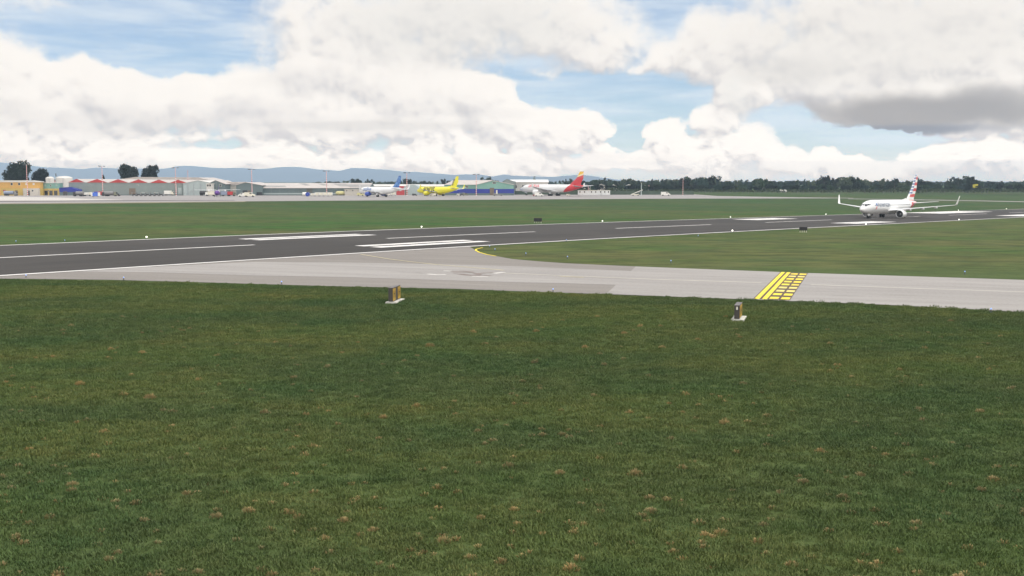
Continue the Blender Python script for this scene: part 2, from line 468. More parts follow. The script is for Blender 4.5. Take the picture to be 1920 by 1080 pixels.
# markings: edge lines, centreline dashes
strip('runway_edge_line', -500, 1500, TD-TW/2+.15, TD-TW/2+1.05, .066, M_PAINT)
strip('runway_edge_line', -500, 1500, TD+TW/2-.95, TD+TW/2-.05, .066, M_PAINT)
for i in range(-5, 14):
    s0 = 52.9+62.3*i
    strip('centreline_dash', s0, s0+36.85, TD-.42, TD+.42, .066, M_PAINT)
def bar(c, name='touchdown_bar'):
    "c: far-left, near-left, near-right, far-right pixels of a painted bar"
    q = [st(*gp(*p)[:2]) for p in c]
    s0 = (q[0][0]+q[1][0])/2; s1 = (q[2][0]+q[3][0])/2; t0 = (q[1][1]+q[2][1])/2; t1 = (q[0][1]+q[3][1])/2
    strip(name, s0, s1, min(t0, t1), max(t0, t1), .066, M_PAINT)
    return s0, s1, t0, t1
bar([(452,448.8),(462,449.8),(676,440.0),(665,438.9)])
bar([(478,450.4),(490,451.6),(698,441.1),(688,440.0)])
bar([(664,461.0),(677,462.6),(888,451.9),(876,450.5)])
bar([(693,463.3),(708,465.2),(919,453.8),(905,452.4)])
for c in (([1383,411.3],[1412,413.6],[1487,410.6],[1460,408.9]), ([1563,418.4],[1605,420.6],[1672,416.6],[1637,415.0]),
          ([1716,398.9],[1764,401.6],[1842,397.4],[1797,395.6]), ([1886,404.2],[1930,407.0],[2000,403.0],[1950,400.5])):
    q = [st(*gp(*p)[:2]) for p in c]
    s0 = (q[0][0]+q[1][0])/2; s1 = (q[2][0]+q[3][0])/2; tn = (q[1][1]+q[2][1])/2; tf = (q[0][1]+q[3][1])/2
    k = (tf-tn)/3
    for j in range(3): strip('touchdown_bar', s0, s1, tn+j*k+.12, tn+(j+1)*k-.12, .066, M_PAINT)

# the taxiway: grey asphalt shoulders, pale concrete lane
def edge_t(px):
    for py10 in range(3900, 5600):
        p = gp(px, py10/10)
        if st(p.x, p.y)[1] <= TD-TW/2+.4: return (p.x, p.y)
xsT = [-200, 0, 200, 400, 600, 800, 880]
top = [edge_t(x) for x in xsT] + [gp(*p)[:2] for p in ((888,467),(893,471.5),(905,476),(930,480.5),(960,486),(1010,490.5),(1060,494),(1190,500),(1500,512),(1720,519),(1920,525.5),(2300,537))]
botpx = ((-200,521.5),(0,523),(200,525),(400,530.5),(600,536.5),(800,541),(850,542),(880,543.2),(893,543.6),(905,544),(930,545),(960,546.2),(1010,547.8),(1060,549.5),(1190,554.5),(1420,563),(1640,571.5),(1920,586.5),(2300,605))
bot = [gp(*p)[:2] for p in botpx]
ribbon('taxiway', bot, top, .030, M_SHOULDER, 8, 4)
cx = [(130,509.5,508),(300,511.5,500),(480,517.5,491.5),(640,520,492.5),(800,525,495.5),(960,530,499.5),(1060,532,503.5),(1150,534.8,507.2)]
ribbon('taxiway_concrete', [gp(x, a)[:2] for x, a, b in cx] + [gp(*p)[:2] for p in ((1165,535.4),)],
       [gp(x, b)[:2] for x, a, b in cx] + [gp(*p)[:2] for p in ((1189,508.8),)], .040, M_CONC, 3, 4)
ribbon('taxiway_concrete', [gp(*p)[:2] for p in ((1136.5,552.1),(1420,562.8),(1640,571.2),(1920,586),(2300,604.5))],
       [gp(*p)[:2] for p in ((1192,500.3),(1500,512.2),(1720,519.2),(1920,525.7),(2300,537.2))], .046, M_CONC, 6, 4)
# centre and lead-in lines
def line(name, pts, wpx, z, m):
    P_ = [gp(*p) for p in pts]; A, B = [], []
    for i, p in enumerate(P_):
        d = (P_[min(i+1, len(P_)-1)] - P_[max(i-1, 0)]); d.z = 0; d.normalize()
        nrm = Vector((-d.y, d.x, 0))*wpx/2
        A.append((p.x-nrm.x, p.y-nrm.y)); B.append((p.x+nrm.x, p.y+nrm.y))
    return ribbon(name, A, B, z, m, 1, 2)
line('taxi_line', [(676,477.4),(700,481.5),(730,486.5),(770,491.5),(820,497),(880,502),(945,507.5)], .28, .054, M_YELOLD)
line('taxi_line', [(945,513),(1060,518),(1180,523),(1300,527),(1428,531)], .3, .054, mat('ghost_line', (.55, .50, .42), .8, .2, .4))
line('taxi_line', [(1520,534.5),(1700,541),(1850,546),(1950,549.5),(2200,558)], .35, .054, mat('ghost_line_pale', (.52, .48, .42), .8, .2, .4))
line('taxi_line', [(1050,519.4),(1095,521)], .34, .058, M_YELOLD)
line('taxi_edge_line', [(905,464.8),(893,467.8),(892,470),(898,473.5),(912,477.6),(930,481)], .26, .056, M_YEL)
# worn painted lettering plate on the concrete, its characters scuffed past reading
random.seed(5)
M_SCUFF = mat('scuffed_dark_paint', (.20, .16, .14), .85, .3, 1.5)
M_SCUFFW = mat('scuffed_pale_paint', (.60, .57, .53), .85, .15, 1.5)
for pts, wd, m in (([(846,510.5),(868,509.3),(886,511)], .7, M_SCUFF), ([(850,513),(872,511.3),(890,512.2)], .5, M_SCUFF), ([(862,514.5),(880,517),(902,517.4)], .8, M_SCUFF),
                   ([(888,515),(905,512.8),(926,511.8)], .55, M_SCUFF), ([(905,516.8),(920,517.8)], .5, M_SCUFF), ([(893,513.2),(899,516)], .6, M_SCUFF),
                   ([(832,508.6),(846,509)], .5, M_SCUFFW), ([(802,514.6),(818,516),(836,515.4)], .6, M_SCUFFW), ([(926,513.5),(945,511.2)], .7, M_SCUFFW), ([(885,519),(915,519.8)], .5, M_SCUFFW)):
    line('worn_pavement_marking', pts, wd, .050, m)
# hold-short marking
BL, TL, BR_, TR_ = [gp(*p) for p in ((1412,561.5),(1463.5,511),(1481,564),(1515,513))]
def quadp(u, v): return (BL.lerp(BR_, u)).lerp(TL.lerp(TR_, u), v)
def patch(name, u0, u1, v0, v1, z, m):
    ribbon(name, [quadp(u0, v0)[:2], quadp(u0, v1)[:2]], [quadp(u1, v0)[:2], quadp(u1, v1)[:2]], z, m, 1, 3)
patch('hold_line_ground', 0, 1, 0, 1, .056, M_BROWN)
patch('hold_line', .035, .17, .0, 1, .064, M_YEL)
patch('hold_line', .24, .375, .0, 1, .064, M_YEL)
M_YP = mat('worn_yellow_paint', (.72, .60, .16), .7, .25, 1.5)
for k in range(9):
    v0 = .015 + k*.111
    for u0, u1 in ((.425, .67), (.735, .975)):
        patch('hold_line_dash', u0, u1, v0, v0+.060, .064, M_YP if k in (3, 2, 7) else M_YEL)

# far apron and its service road
fr = [(-400,383),(0,381.5),(240,379.6),(460,377.6),(680,376),(900,374.6),(1100,373.4),(1320,372.4),(1500,372.0),(1600,371.8)]
frp = [gp(*p) for p in fr]
def back(p, px): return (px-960)/F*p
bk = [at(px, 340, 1100)[:2] for px in (-400,0,240,460,680,900,1080)] + [gp(1345,367.5)[:2], gp(1500,370.2)[:2], gp(1600,371.2)[:2]]
ribbon('apron', [p[:2] for p in frp], bk, .035, M_APRON, 10, 12)
ribbon('apron_pale_slab', [gp(*p)[:2] for p in ((-400,377.8),(0,376.4),(110,376.4),(160,375.8),(230,375))], [gp(*p)[:2] for p in ((-400,369),(0,368.6),(110,370.5),(160,373),(230,374.6))], .043, M_APRONP, 4, 10)
ribbon('service_road', [gp(*p)[:2] for p in ((-400,379.6),(0,378.2),(240,377.0),(440,376.0))], [gp(*p)[:2] for p in ((-400,378),(0,376.8),(240,375.9),(440,375.4))], .045, M_DARKROAD, 1, 12)
ribbon('far_taxiway', [gp(*p)[:2] for p in ((1590,373.2),(1700,374.8),(1840,377.2),(2100,381.5))], [gp(*p)[:2] for p in ((1590,372.4),(1700,373.8),(1840,376.1),(2100,380.2))], .03, M_APRON, 1, 12)
ribbon('far_verge', [gp(*p)[:2] for p in ((-300,384.3),(0,382.9),(240,381),(460,378.7))], [gp(*p)[:2] for p in ((-300,383),(0,381.5),(240,379.6),(460,377.7))], .03, mat('dry_verge', (.22,.19,.11), .9, .3, .1), 1, 12)

# ------------------------------------------------------------------ mountains
M_MTN = mat('mountain_haze_blue', (.10, .125, .16), .95, .35, .001, spec=.1)  # forest tone turned blue: distance haze put into the base colour
def mountains(prof, Y, depth, seed, name):
    random.seed(seed)
    def hz(px):
        for (a, ha), (b, hb) in zip(prof, prof[1:]):
            if a <= px <= b:
                k = (px-a)/(b-a); k = k*k*(3-2*k)*.5+k*.5
                return ha+(hb-ha)*k
        return prof[-1][1]
    cols = list(range(-1200, 3100, 12)); rows = 12
    vs = []
    for r in range(rows+1):
        k = r/rows; yy = Y - depth + 2*depth*k
        env = sin(pi*k)**.8 if 0 < k < 1 else 0
        for px in cols:
            top_ = at(px, hz(px), Y)
            rough = 1 + (.16*noise.noise(Vector((px*.02, r*.7, seed))) if r != rows//2 else 0)
            vs.append((top_.x*yy/Y if False else top_.x, yy, max(-2, (top_.z+2)*env*rough - 2)))
    n = len(cols)
    fs = [(j*n+i, j*n+i+1, (j+1)*n+i+1, (j+1)*n+i) for j in range(rows) for i in range(n-1)]
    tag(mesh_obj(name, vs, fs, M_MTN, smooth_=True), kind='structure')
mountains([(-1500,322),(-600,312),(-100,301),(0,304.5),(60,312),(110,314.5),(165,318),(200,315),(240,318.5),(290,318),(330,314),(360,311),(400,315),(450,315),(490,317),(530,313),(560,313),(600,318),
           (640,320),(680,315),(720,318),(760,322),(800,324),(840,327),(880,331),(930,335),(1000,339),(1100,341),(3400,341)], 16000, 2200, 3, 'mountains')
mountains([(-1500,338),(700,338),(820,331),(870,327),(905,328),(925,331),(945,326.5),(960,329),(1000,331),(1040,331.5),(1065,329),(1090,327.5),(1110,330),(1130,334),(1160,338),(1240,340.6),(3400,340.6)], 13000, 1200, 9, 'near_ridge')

# ------------------------------------------------------------------ haze
hz_top = HAZE_TOP
mb = MB(); mb.box((0, 9000, (hz_top-8)/2), (37000, 19000, hz_top+8))
HZ = bpy.data.materials.new('haze_air'); HZ.use_nodes = True
ht = HZ.node_tree; ht.nodes.clear()
pv = ht.nodes.new('ShaderNodeVolumePrincipled'); pv.inputs['Color'].default_value = (.62, .81, 1.0, 1)
pv.inputs['Density'].default_value = HAZE_RHO; pv.inputs['Anisotropy'].default_value = .2
hmo = ht.nodes.new('ShaderNodeOutputMaterial'); ht.links.new(pv.outputs[0], hmo.inputs['Volume'])
HAZE = tag(mb.build('haze', HZ), kind='stuff')

# ------------------------------------------------------------------ buildings
M_YEL1 = cladding('orange_wall', lin(232,182,98)); M_YEL2 = cladding('yellow_wall', lin(222,192,108)); M_CREAM = cladding('cream_wall', lin(215,208,195))
M_TEAL = cladding('teal_wall', lin(140,186,172)); M_BLUE = cladding('blue_wall', lin(48,62,165)); M_REDG = cladding('red_gable', lin(200,62,60))
M_GREYW = cladding('grey_wall', lin(146,156,152)); M_GREYW2 = cladding('slate_wall', lin(112,128,128)); M_PALEW = cladding('pale_wall', lin(190,202,200))
M_ROOF = cladding('pale_roof', lin(208,198,190), 1.2, .12); M_ROOFW = cladding('white_roof', lin(232,228,220), 1.2, .1); M_ROOFG = cladding('weathered_roof_patch', lin(165,160,155), 1.2, .2)
M_WIN = mat('dark_glass', (.02, .025, .03), .15, .1, 1); M_DOOR = mat('grey_door', lin(120,105,90), .6, .2, .6); M_TRIM = mat('white_trim', lin(220,215,205), .6, .08)
M_STEEL = mat('steel', (.35, .36, .37), .4, .1, metal=.6)

def bld(name, Y, label, cat='building', group=None):
    x = at(960, 340, Y)
    r = empty(name, (0, Y, 0)); tag(r, label, cat, group); return r
def X(px, Y): return at(px, 355, Y).x
def Z(py, Y): return at(960, py, Y).z
YB = .93
class B:
    "building whose front faces the camera at depth Y; local coordinates: x world, y back from the front, z up"
    def __init__(s, name, px0, px1, Y, label, cat='building', rz=0, group=None):
        Y = Y*YB; s.Y = Y; s.x0, s.x1 = X(px0, Y), X(px1, Y)
        s.cx = (s.x0+s.x1)/2
        s.o = empty(name, (s.cx, Y, 0), rz); tag(s.o, label, cat, group)
    def lx(s, px): return X(px, s.Y)-s.cx
    def lz(s, py): return Z(py, s.Y)
    def wall(s, px0, px1, pyt, pyb, d0, d1, m, name='wall'):
        x0, x1 = s.lx(px0), s.lx(px1); z1, z0 = s.lz(pyt), (-.05 if pyb is None else s.lz(pyb))
        return MB().box(((x0+x1)/2, (d0+d1)/2, (z0+z1)/2), (x1-x0, d1-d0, z1-z0)).build(name, m, s.o)
    def opening(s, px, py, wm, hm, m, name='window', d=-.06, base=False, parent=None):
        x = s.lx(px); z = hm/2 if base else s.lz(py)
        f = MB().box((x, d+.05, z), (wm+.3, .14, hm+.3 if not base else hm+.15)).build(name, M_TRIM if name == 'window' else M_DOOR, parent or s.o)
        MB().box((x, d-.05, z), (wm, .10, hm if not base else hm-.1)).build('pane' if name == 'window' else 'door_leaf', m, f)
    def gable(s, px0, pxm, px1, pye, pyp, d0, d1, m, mr, zsplit=None, m2=None, over=.5):
        "gabled hall: front triangle and walls in m (m2 below zsplit), pitched roof mr"
        x0, xm, x1 = s.lx(px0), s.lx(pxm), s.lx(px1); ze, zp = s.lz(pye), s.lz(pyp)
        zb = -.05 if zsplit is None else s.lz(zsplit)
        MB().prism([(x0, zb), (x1, zb), (x1, ze), (xm, zp), (x0, ze)], d0, d1).build('wall', m, s.o)
        if zsplit is not None: s.wall(px0, px1, zsplit, None, d0, d1, m2, 'lower_wall')
        r = MB(); t = .18
        r.prism([(x0-over, ze-.05), (xm, zp+.03), (xm, zp+t), (x0-over, ze+t-.08)], d0-.3, d1+.3)
        r.prism([(xm, zp+.03), (x1+over, ze-.05), (x1+over, ze+t-.08), (xm, zp+t)], d0-.3, d1+.3)
        return r.build('roof', mr, s.o)

# 1 orange and yellow terminal building at the left edge
b = B('terminal_building', -60, 77, 742, 'orange and yellow two-storey building with white roof edge at the far left', 'building')
b.wall(-60, 77, 341.5, 353, 0, 3.5, M_YEL1, 'upper_wall'); b.wall(-60, 77, 353, None, .12, 3.3, M_YEL2, 'lower_wall')
b.wall(-60, 2, 354, None, -.1, .1, M_YEL1, 'wall_panel')
MB().prism([(b.lx(-60)-.4, b.lz(341.6)), (b.lx(78)+.3, b.lz(341.6)), (b.lx(78)+.3, b.lz(340.4)), (b.lx(60), b.lz(338.2)), (b.lx(-60)-.4, b.lz(338.2))], -.5, 3.8).build('roof', M_ROOFW, b.o)
w1 = b.wall(46, 75, 353, None, -2.2, .1, M_CREAM, 'porch')
for px in (22.5, 36.5): b.opening(px, 345, 1.2, 1.5, M_WIN)
for px in (50, 63.5): b.opening(px, 345, 1.0, 1.0, M_TRIM)
b.opening(64, 357.5, 1, 1, M_WIN, d=-2.26)
b.opening(56, 0, 1.5, 3.2, M_WIN, 'door', -2.26, True); b.opening(30.5, 0, 1.4, 3.2, M_WIN, 'door', -.06, True)
b.opening(44.5, 355.5, .9, .7, M_WIN)
b.opening(8, 357, 1.4, .5, M_REDG, 'sign_board')
# 2 teal over yellow
b = B('teal_yellow_building', 76.5, 111, 747, 'small block, teal above and yellow below, beside the orange building', 'building')
b.wall(76.7, 111, 343.5, 353.6, 0, 6, M_TEAL, 'upper_wall'); b.wall(76.7, 111, 353.6, None, -.15, 5.8, M_YEL2, 'lower_wall')
MB().box(((b.lx(76.7)+b.lx(111))/2, 3, b.lz(343)+.1), (b.lx(111)-b.lx(76.7)+.4, 6.6, .35)).build('roof', M_ROOFW, b.o)
for px in (86.5, 95.5, 104.5): b.opening(px, 0, 1.9, 3.1, M_WIN, 'door', -.22, True)
b.opening(95.3, 348, .5, 1.0, M_WIN)
b.opening(91, 357.7, .7, .6, M_WIN, d=-.22); b.opening(85, 347.5, .7, .7, M_TEAL); b.opening(106, 347.5, .7, .7, M_TEAL)
# 3 blue lean-to shed
b = B('blue_shed', 111, 146, 741, 'low blue shed with sloping top between the teal block and the gabled hangar', 'shed')
x0, xa, x1 = b.lx(111), b.lx(129), b.lx(146)
MB().prism([(x0, b.lz(360)), (x1, b.lz(360)), (x1, b.lz(355.5)), (xa, b.lz(351.5)), (b.lx(118), b.lz(352.5)), (x0, b.lz(352.8))], 0, 14).build('wall', M_BLUE, b.o)
b.wall(111, 146, 360, None, .15, 13.8, M_GREYW2, 'lower_wall')
MB().prism([(x0, b.lz(352.7)), (xa, b.lz(351.3)), (xa, b.lz(350.7)), (x0, b.lz(352.2))], -.3, 14.3).build('roof', M_BLUE, b.o)
b.opening(122, 0, 2.4, 2.6, M_WIN, 'door', -.06, True)
# 4 storage domes behind
def tank(px0, px1, pyt, pys, Y, label, cat='storage tank'):
    Y *= YB
    cx_ = (px0+px1)/2; r = (X(px1, Y)-X(px0, Y))/2
    o = empty('storage_tank', (X(cx_, Y), Y, 0)); tag(o, label, cat, 'white fuel tanks behind the buildings')
    zs, zt = Z(pys, Y), Z(pyt, Y)
    MB().tube((0, 0, -.05), (0, 0, zs), r, n=32).build('shell', M_ROOFW, o)
    MB().dome((0, 0, zs), r*1.01, zt-zs, 32).build('roof', M_ROOFW, o)
    m = MB()
    for k in range(14): m.box((r*.3, -r*.96-.35, zs*(k+.5)/14), (.7, .08, .08))
    m.box((r*.3-.35, -r*.96-.35, zs/2), (.08, .08, zs)); m.box((r*.3+.35, -r*.96-.35, zs/2), (.08, .08, zs))
    m.build('ladder', M_STEEL, o)
tank(106, 136, 330, 334.5, 815, 'wide domed white fuel tank rising behind the blue shed')
tank(87, 102, 331, 334.5, 835, 'narrow domed white fuel tank behind the teal block')
def chimney(px, pyt, pyb, Y, label, wpx=1.6, mats=None):
    Y *= YB
    o = empty('chimney', (X(px, Y), Y, 0)); tag(o, label, 'chimney')
    r = wpx*Y/F/2
    MB().tube((0, 0, 0), (0, 0, Z(pyb, Y)), r*.7, n=10).build('lower_stack', M_PALEW, o)
    MB().tube((0, 0, Z(pyb, Y)), (0, 0, Z(pyt, Y)), r, n=10).build('flue', M_WIN, o)
chimney(106, 325.2, 331, 790, 'thin chimney with a black flue between the two white tanks')
o = empty('storage_tank', (X(103, 780), 780, 0)); tag(o, 'slim vent pipe banded red and black in front of the white tanks', 'vent pipe')
MB().tube((0,0,0), (0,0,Z(341,780)), .5, n=10).build('pipe', M_PALEW, o)
MB().tube((0,0,Z(341,780)), (0,0,Z(339,780)), .75, n=10).build('red_band', M_REDG, o)
MB().tube((0,0,Z(339,780)), (0,0,Z(336.5,780)), .75, n=10).build('cap', M_WIN, o); o.name = 'vent_pipe'
# 5 six-gabled hangar
b = B('gabled_hangar', 129, 355, 748, 'long grey hangar with a row of six red gables along its front', 'hangar')
px = [129, 160, 201, 241, 278.5, 316, 353]
ends = [(129.5,144.5,158.5),(164,183,201),(205,222,240),(243.5,260.5,277),(282,298.5,314.5),(319,334.5,351.5)]
b.wall(129.2, 343.5, 342.6, None, 0, 46, M_GREYW)
for i, (a, m_, c) in enumerate(ends):
    za = 341.6+.25*i
    MB().prism([(b.lx(a), b.lz(za+.3)), (b.lx(c), b.lz(za+.3)), (b.lx(m_), b.lz(335.2+.35*i))], -.25, .0).build('gable', M_REDG, b.o)
    r = MB(); e = .3
    r.prism([(b.lx(a)-1.2, b.lz(za+.6)), (b.lx(m_), b.lz(335.4+.35*i)), (b.lx(c)+1.2, b.lz(za+.6))], .02, 46)
    r.build('roof', M_ROOF, b.o)
b.wall(242, 254, 353, None, -.12, .02, M_DOOR, 'sliding_door')
for px_ in (258.5, 329): b.opening(px_, 347.3, .7, .6, M_WIN)
b.wall(334, 341, 352, None, -.1, .02, M_PALEW, 'door')
b.wall(131, 343, 364.8, None, -.25, .03, M_GREYW2, 'plinth')
# the long pale roof behind it
b = B('rear_hangar', 190, 400, 808, 'wide hangar showing only its long pale pitched roof behind the red gables', 'hangar')
b.wall(192, 398, 340, None, 0, 40, M_CREAM)
MB().prism([(b.lx(190), b.lz(341)), (b.lx(255), b.lz(331.8)), (b.lx(372), b.lz(332.6)), (b.lx(402), b.lz(339.5)), (b.lx(402), b.lz(341))], -.4, 40.4).build('roof', M_ROOF, b.o)
# 6 pale sliding doors bay
b = B('door_bay_hangar', 344, 388, 746, 'pale hangar bay with tall sliding door leaves right of the red gables', 'hangar')
b.gable(343.7, 372, 400, 344, 338.5, 0, 38, M_PALEW, M_ROOFW)
for px_ in (352.5, 363.5, 376.5): b.wall(px_-.25, px_+.25, 344.2, None, -.2, .02, M_STEEL, 'door_rail')
b.wall(356.5, 362.5, 358, 358.6, -.15, .02, M_STEEL, 'handrail')
b = B('office_block', 387, 398, 739, 'small white office block with two dark square windows by the blue-grey gable', 'building')
b.wall(387, 397.5, 345, None, 0, 5, M_ROOFW)
MB().box((0, 2.5, b.lz(344.9)+.1), (b.x1-b.x0+.2, 5.3, .3)).build('roof', M_TRIM, b.o)
for px_ in (389.9, 394.3): b.opening(px_, 347.6, 1.1, 1.2, M_WIN)
b = B('slate_gable_hall', 390, 422, 745.5, 'blue-grey gabled hall with one round dark window', 'building')
b.gable(390, 404.5, 422, 345.3, 338.3, 0, 30, M_GREYW2, M_ROOF)
b.wall(405.2, 405.7, 340, None, -.15, .02, M_STEEL, 'door_rail')
b.opening(413.7, 347.6, .9, 1.4, M_WIN)
b = B('cream_shed', 421, 444, 760, 'pinkish cream shed between the blue-grey hall and the long grey hangar', 'shed')
b.wall(421, 444, 346.6, None, 0, 24, M_CREAM)
MB().prism([(b.lx(421.5), b.lz(346.8)), (b.lx(425), b.lz(341)), (b.lx(447), b.lz(341)), (b.lx(447), b.lz(346.8))], -.3, 24.3).build('roof', M_ROOF, b.o)
# 9 long grey hangar
b = B('long_grey_hangar', 442, 690, 744, 'long low grey hangar with a patched pale roof behind the white containers', 'hangar')
b.gable(443, 461, 490, 347.5, 342.2, 0, 40, M_GREYW2, M_ROOF)
b.wall(490, 690, 352.3, None, 3, 38, M_GREYW2, 'side_wall')
b.wall(490.5, 690, 362.3, 364.6, 2.6, 3.05, M_PALEW, 'plinth')
xr0, xr1 = b.lx(490), b.lx(690)
def slope(px0, px1, py0, py1, m, name, lift=0):
    "a patch of the roof slope between two pixel rows"
    za, zb = Z(352.6, 744*YB), Z(343.2, 744*YB)
    ya, yb = 2.4, 20.5
    def pt(px, py):
        k = (352.6-py)/(352.6-343.2); return (b.lx(px), ya+(yb-ya)*k, za+(zb-za)*k+lift)
    q = [pt(px0[0], py0), pt(px0[1], py0), pt(px1[1], py1), pt(px1[0], py1)]
    q2 = [(x, y, z-.12) for x, y, z in q]
    MB().add(q+q2, [(0,1,2,3),(7,6,5,4),(0,4,5,1),(1,5,6,2),(2,6,7,3),(3,7,4,0)]).build(name, m, b.o)
MB().prismx([(3.1, Z(353.2,744*YB)), (20.5, Z(343.9,744*YB)), (37.9, Z(353.2,744*YB))], b.lx(491), xr1-.2).build('attic_wall', M_GREYW2, b.o)
slope((484,690.5), (461,690.5), 352.6, 343.2, M_ROOF, 'roof')
slope((493,534), (487,528), 351, 348.2, M_ROOFG, 'roof_patch', .06)
slope((600,612), (584,596), 347.8, 344.2, M_ROOFG, 'roof_patch', .06)
slope((566,575), (550,562), 347.8, 344.2, M_ROOFG, 'roof_patch', .06)
slope((634,655), (615,640), 349.5, 344.5, M_ROOFG, 'roof_patch', .06)
slope((655,690), (640,690), 351.5, 346, M_ROOFG, 'roof_patch', .065)
MB().prismx([(20.5, Z(343.2,744*YB)), (38.5, Z(352.6,744*YB)), (38.5, Z(353,744*YB)), (20.5, Z(343.6,744*YB))], b.lx(461), xr1).build('rear_roof', M_ROOF, b.o)
for px_ in (507, 523, 540, 558.5, 573, 596, 626): b.wall(px_-.2, px_+.2, 352.8, 363, 2.85, 3.05, M_GREYW, 'wall_post')
b.wall(573.5, 584, 352.8, 363, 2.7, 3.04, mat('dark_grey_door', lin(95,95,88), .7), 'sliding_door')  # door in one plain dark grey
b.wall(455, 463.5, 357, None, -.12, .02, M_WIN, 'doorway'); b.wall(464.5, 469.5, 357, 361, -.12, .02, M_DOOR, 'doorway')
b.wall(481, 491.8, 360.3, None, -.14, .02, M_WIN, 'doorway')
b.wall(483, 492, 351, None, -.05, 3.1, M_GREYW2, 'return_wall')
# cream cargo shed with windows, far end
b = B('cargo_shed', 640, 690, 741, 'cream cargo shed at the end of the long grey hangar beside the blue-tailed jet', 'shed')
b.wall(646, 692, 355.3, None, 0, 3.2, M_CREAM)
b.wall(645, 693, 354.8, 355.3, -.3, 3.3, M_TRIM, 'roof')
for px_ in (650, 661.5): b.opening(px_, 357.5, .7, .7, M_WIN)
# 11 white low buildings behind the two jets
b = B('white_terminal', 672, 790, 792, 'long low white-roofed building stretching behind the blue-tailed and yellow jets', 'building')
b.wall(674, 836, 349, None, 0, 30, M_CREAM)
MB().prismx([(-1, b.lz(349.3)), (12, b.lz(345.6)), (30.5, b.lz(349.3))], b.lx(662), b.lx(838)).build('roof', M_ROOFW, b.o)
b = B('curved_hangar', 744, 786, 764, 'white shed with a rounded red end between the blue-tailed and yellow jets', 'hangar')
xs0, xs1 = b.lx(757), b.lx(785)
prof = [(xs0, -.05)] + [(xs0+(xs1-xs0)*(.5-.5*cos(pi*k/10)), b.lz(353)+(b.lz(346.2)-b.lz(353))*sin(pi*k/10)) for k in range(11)] + [(xs1, -.05)]
MB().prism(prof, 0, 22).build('wall', M_PALEW, b.o)
MB().box(((b.lx(745)+b.lx(757))/2, 6, (b.lz(349)+b.lz(355))/2), (b.lx(757)-b.lx(745)-.1, 12, b.lz(349)-b.lz(355))).build('upper_wall', M_REDG, b.o)
MB().box(((b.lx(745)+b.lx(757))/2, 5.6, (b.lz(356)-.05)/2), (b.lx(757)-b.lx(745)+1, 12.4, b.lz(356)+.05)).build('lower_wall', mat('red_panel', lin(190,70,72), .6), b.o)
MB().box(((b.lx(745)+b.lx(757))/2, 5.8, b.lz(355.5)), (b.lx(757)-b.lx(745)+1.5, 13, .5)).build('canopy', M_ROOFW, b.o)
b.opening(762, 0, 1.4, 3.6, M_DOOR, 'door', -.06, True); b.opening(767, 351.5, .6, .7, M_WIN)
# 12 teal and blue hangar
b = B('teal_blue_hangar', 833, 964, 752, 'big hangar, teal above a bright blue band, with a wide gable, behind the yellow jet', 'hangar')
b.gable(892, 924.5, 963.5, 346.8, 339.2, 0, 50, M_TEAL, M_ROOF, 354.3, M_BLUE)
b.wall(833, 892, 346.2, 354.3, .5, 50, M_TEAL, 'side_wall'); b.wall(833, 892, 354.3, None, .35, 49.8, M_BLUE, 'side_lower_wall')
xa_, xb_ = b.lx(832), b.lx(922)
MB().add([(xa_, -.2, b.lz(346.4)), (b.lx(893.5), -.2, b.lz(346.4)), (b.lx(924), 30, b.lz(337.6)), (b.lx(846), 30, b.lz(337.6)),
          (xa_, 50.4, b.lz(346.4)), (b.lx(893.5), 50.4, b.lz(346.4))], [(0,1,2,3), (3,2,5,4), (0,3,4), (1,5,2), (0,4,5,1)]).build('side_roof', M_ROOF, b.o)
b.wall(833, 963.5, 362.2, None, -.2, .33, M_GREYW2, 'plinth')
b.wall(918.5, 926.5, 352.2, None, -.3, .05, M_DOOR, 'sliding_door'); b.opening(926.8, 343, 2.1, .9, M_WIN); b.opening(875.5, 350.4, 1.1, 1.2, M_WIN)
b.wall(930, 932, 357, None, -1.2, -.31, M_PALEW, 'door')
b = B('small_grey_gable', 943, 968, 800, 'small grey gable peeping out behind the teal hangar on its right', 'building')
b.gable(943, 950, 967, 341, 336.2, 0, 24, M_GREYW, M_GREYW2)
b = B('white_warehouse', 955, 1030, 830, 'bright white flat-topped warehouse behind the red-tailed jet', 'warehouse')
b.wall(958, 1028, 341, None, 0, 34, M_ROOFW)
MB().prismx([(-1, b.lz(341.5)), (14, b.lz(336.8)), (34.5, b.lz(341.5))], b.lx(956.5), b.lx(1029)).build('roof', mat('white_sheet', (.86,.85,.8), .6, .05, .1), b.o)
for px_ in (965, 983, 1001, 1019): b.opening(px_, 350, 3, 2, M_WIN)
# cabins
def cabin(px0, px1, Y, label, wins):
    b = B('portable_cabin', px0, px1, Y, label, 'cabin', group='white portable cabins on the apron edge')
    b.wall(px0, px1, 357.2, 365.2, 0, 3, mat('cabin_panel', lin(222,224,222), .6, .08), 'wall')
    b.wall(px0-.2, px1+.2, 356.7, 357.3, -.2, 3.2, M_TRIM, 'roof')
    for q in wins: b.opening(q, 359.8, .6, .9, M_WIN)
    m = MB()
    for q in (px0+1, (px0+px1)/2, px1-1): MB().box((b.lx(q), 1.5, b.lz(365.2)/2), (.3, 2.4, b.lz(365.2))).build('support', M_STEEL, b.o)
    pass
cabin(1084, 1127.7, 738, 'longer white portable cabin with five small windows beside the red tail', (1087.5, 1096, 1109, 1117, 1126))
cabin(1128.2, 1144, 737.3, 'shorter white portable cabin at the right end of the pair', (1134, 1141))
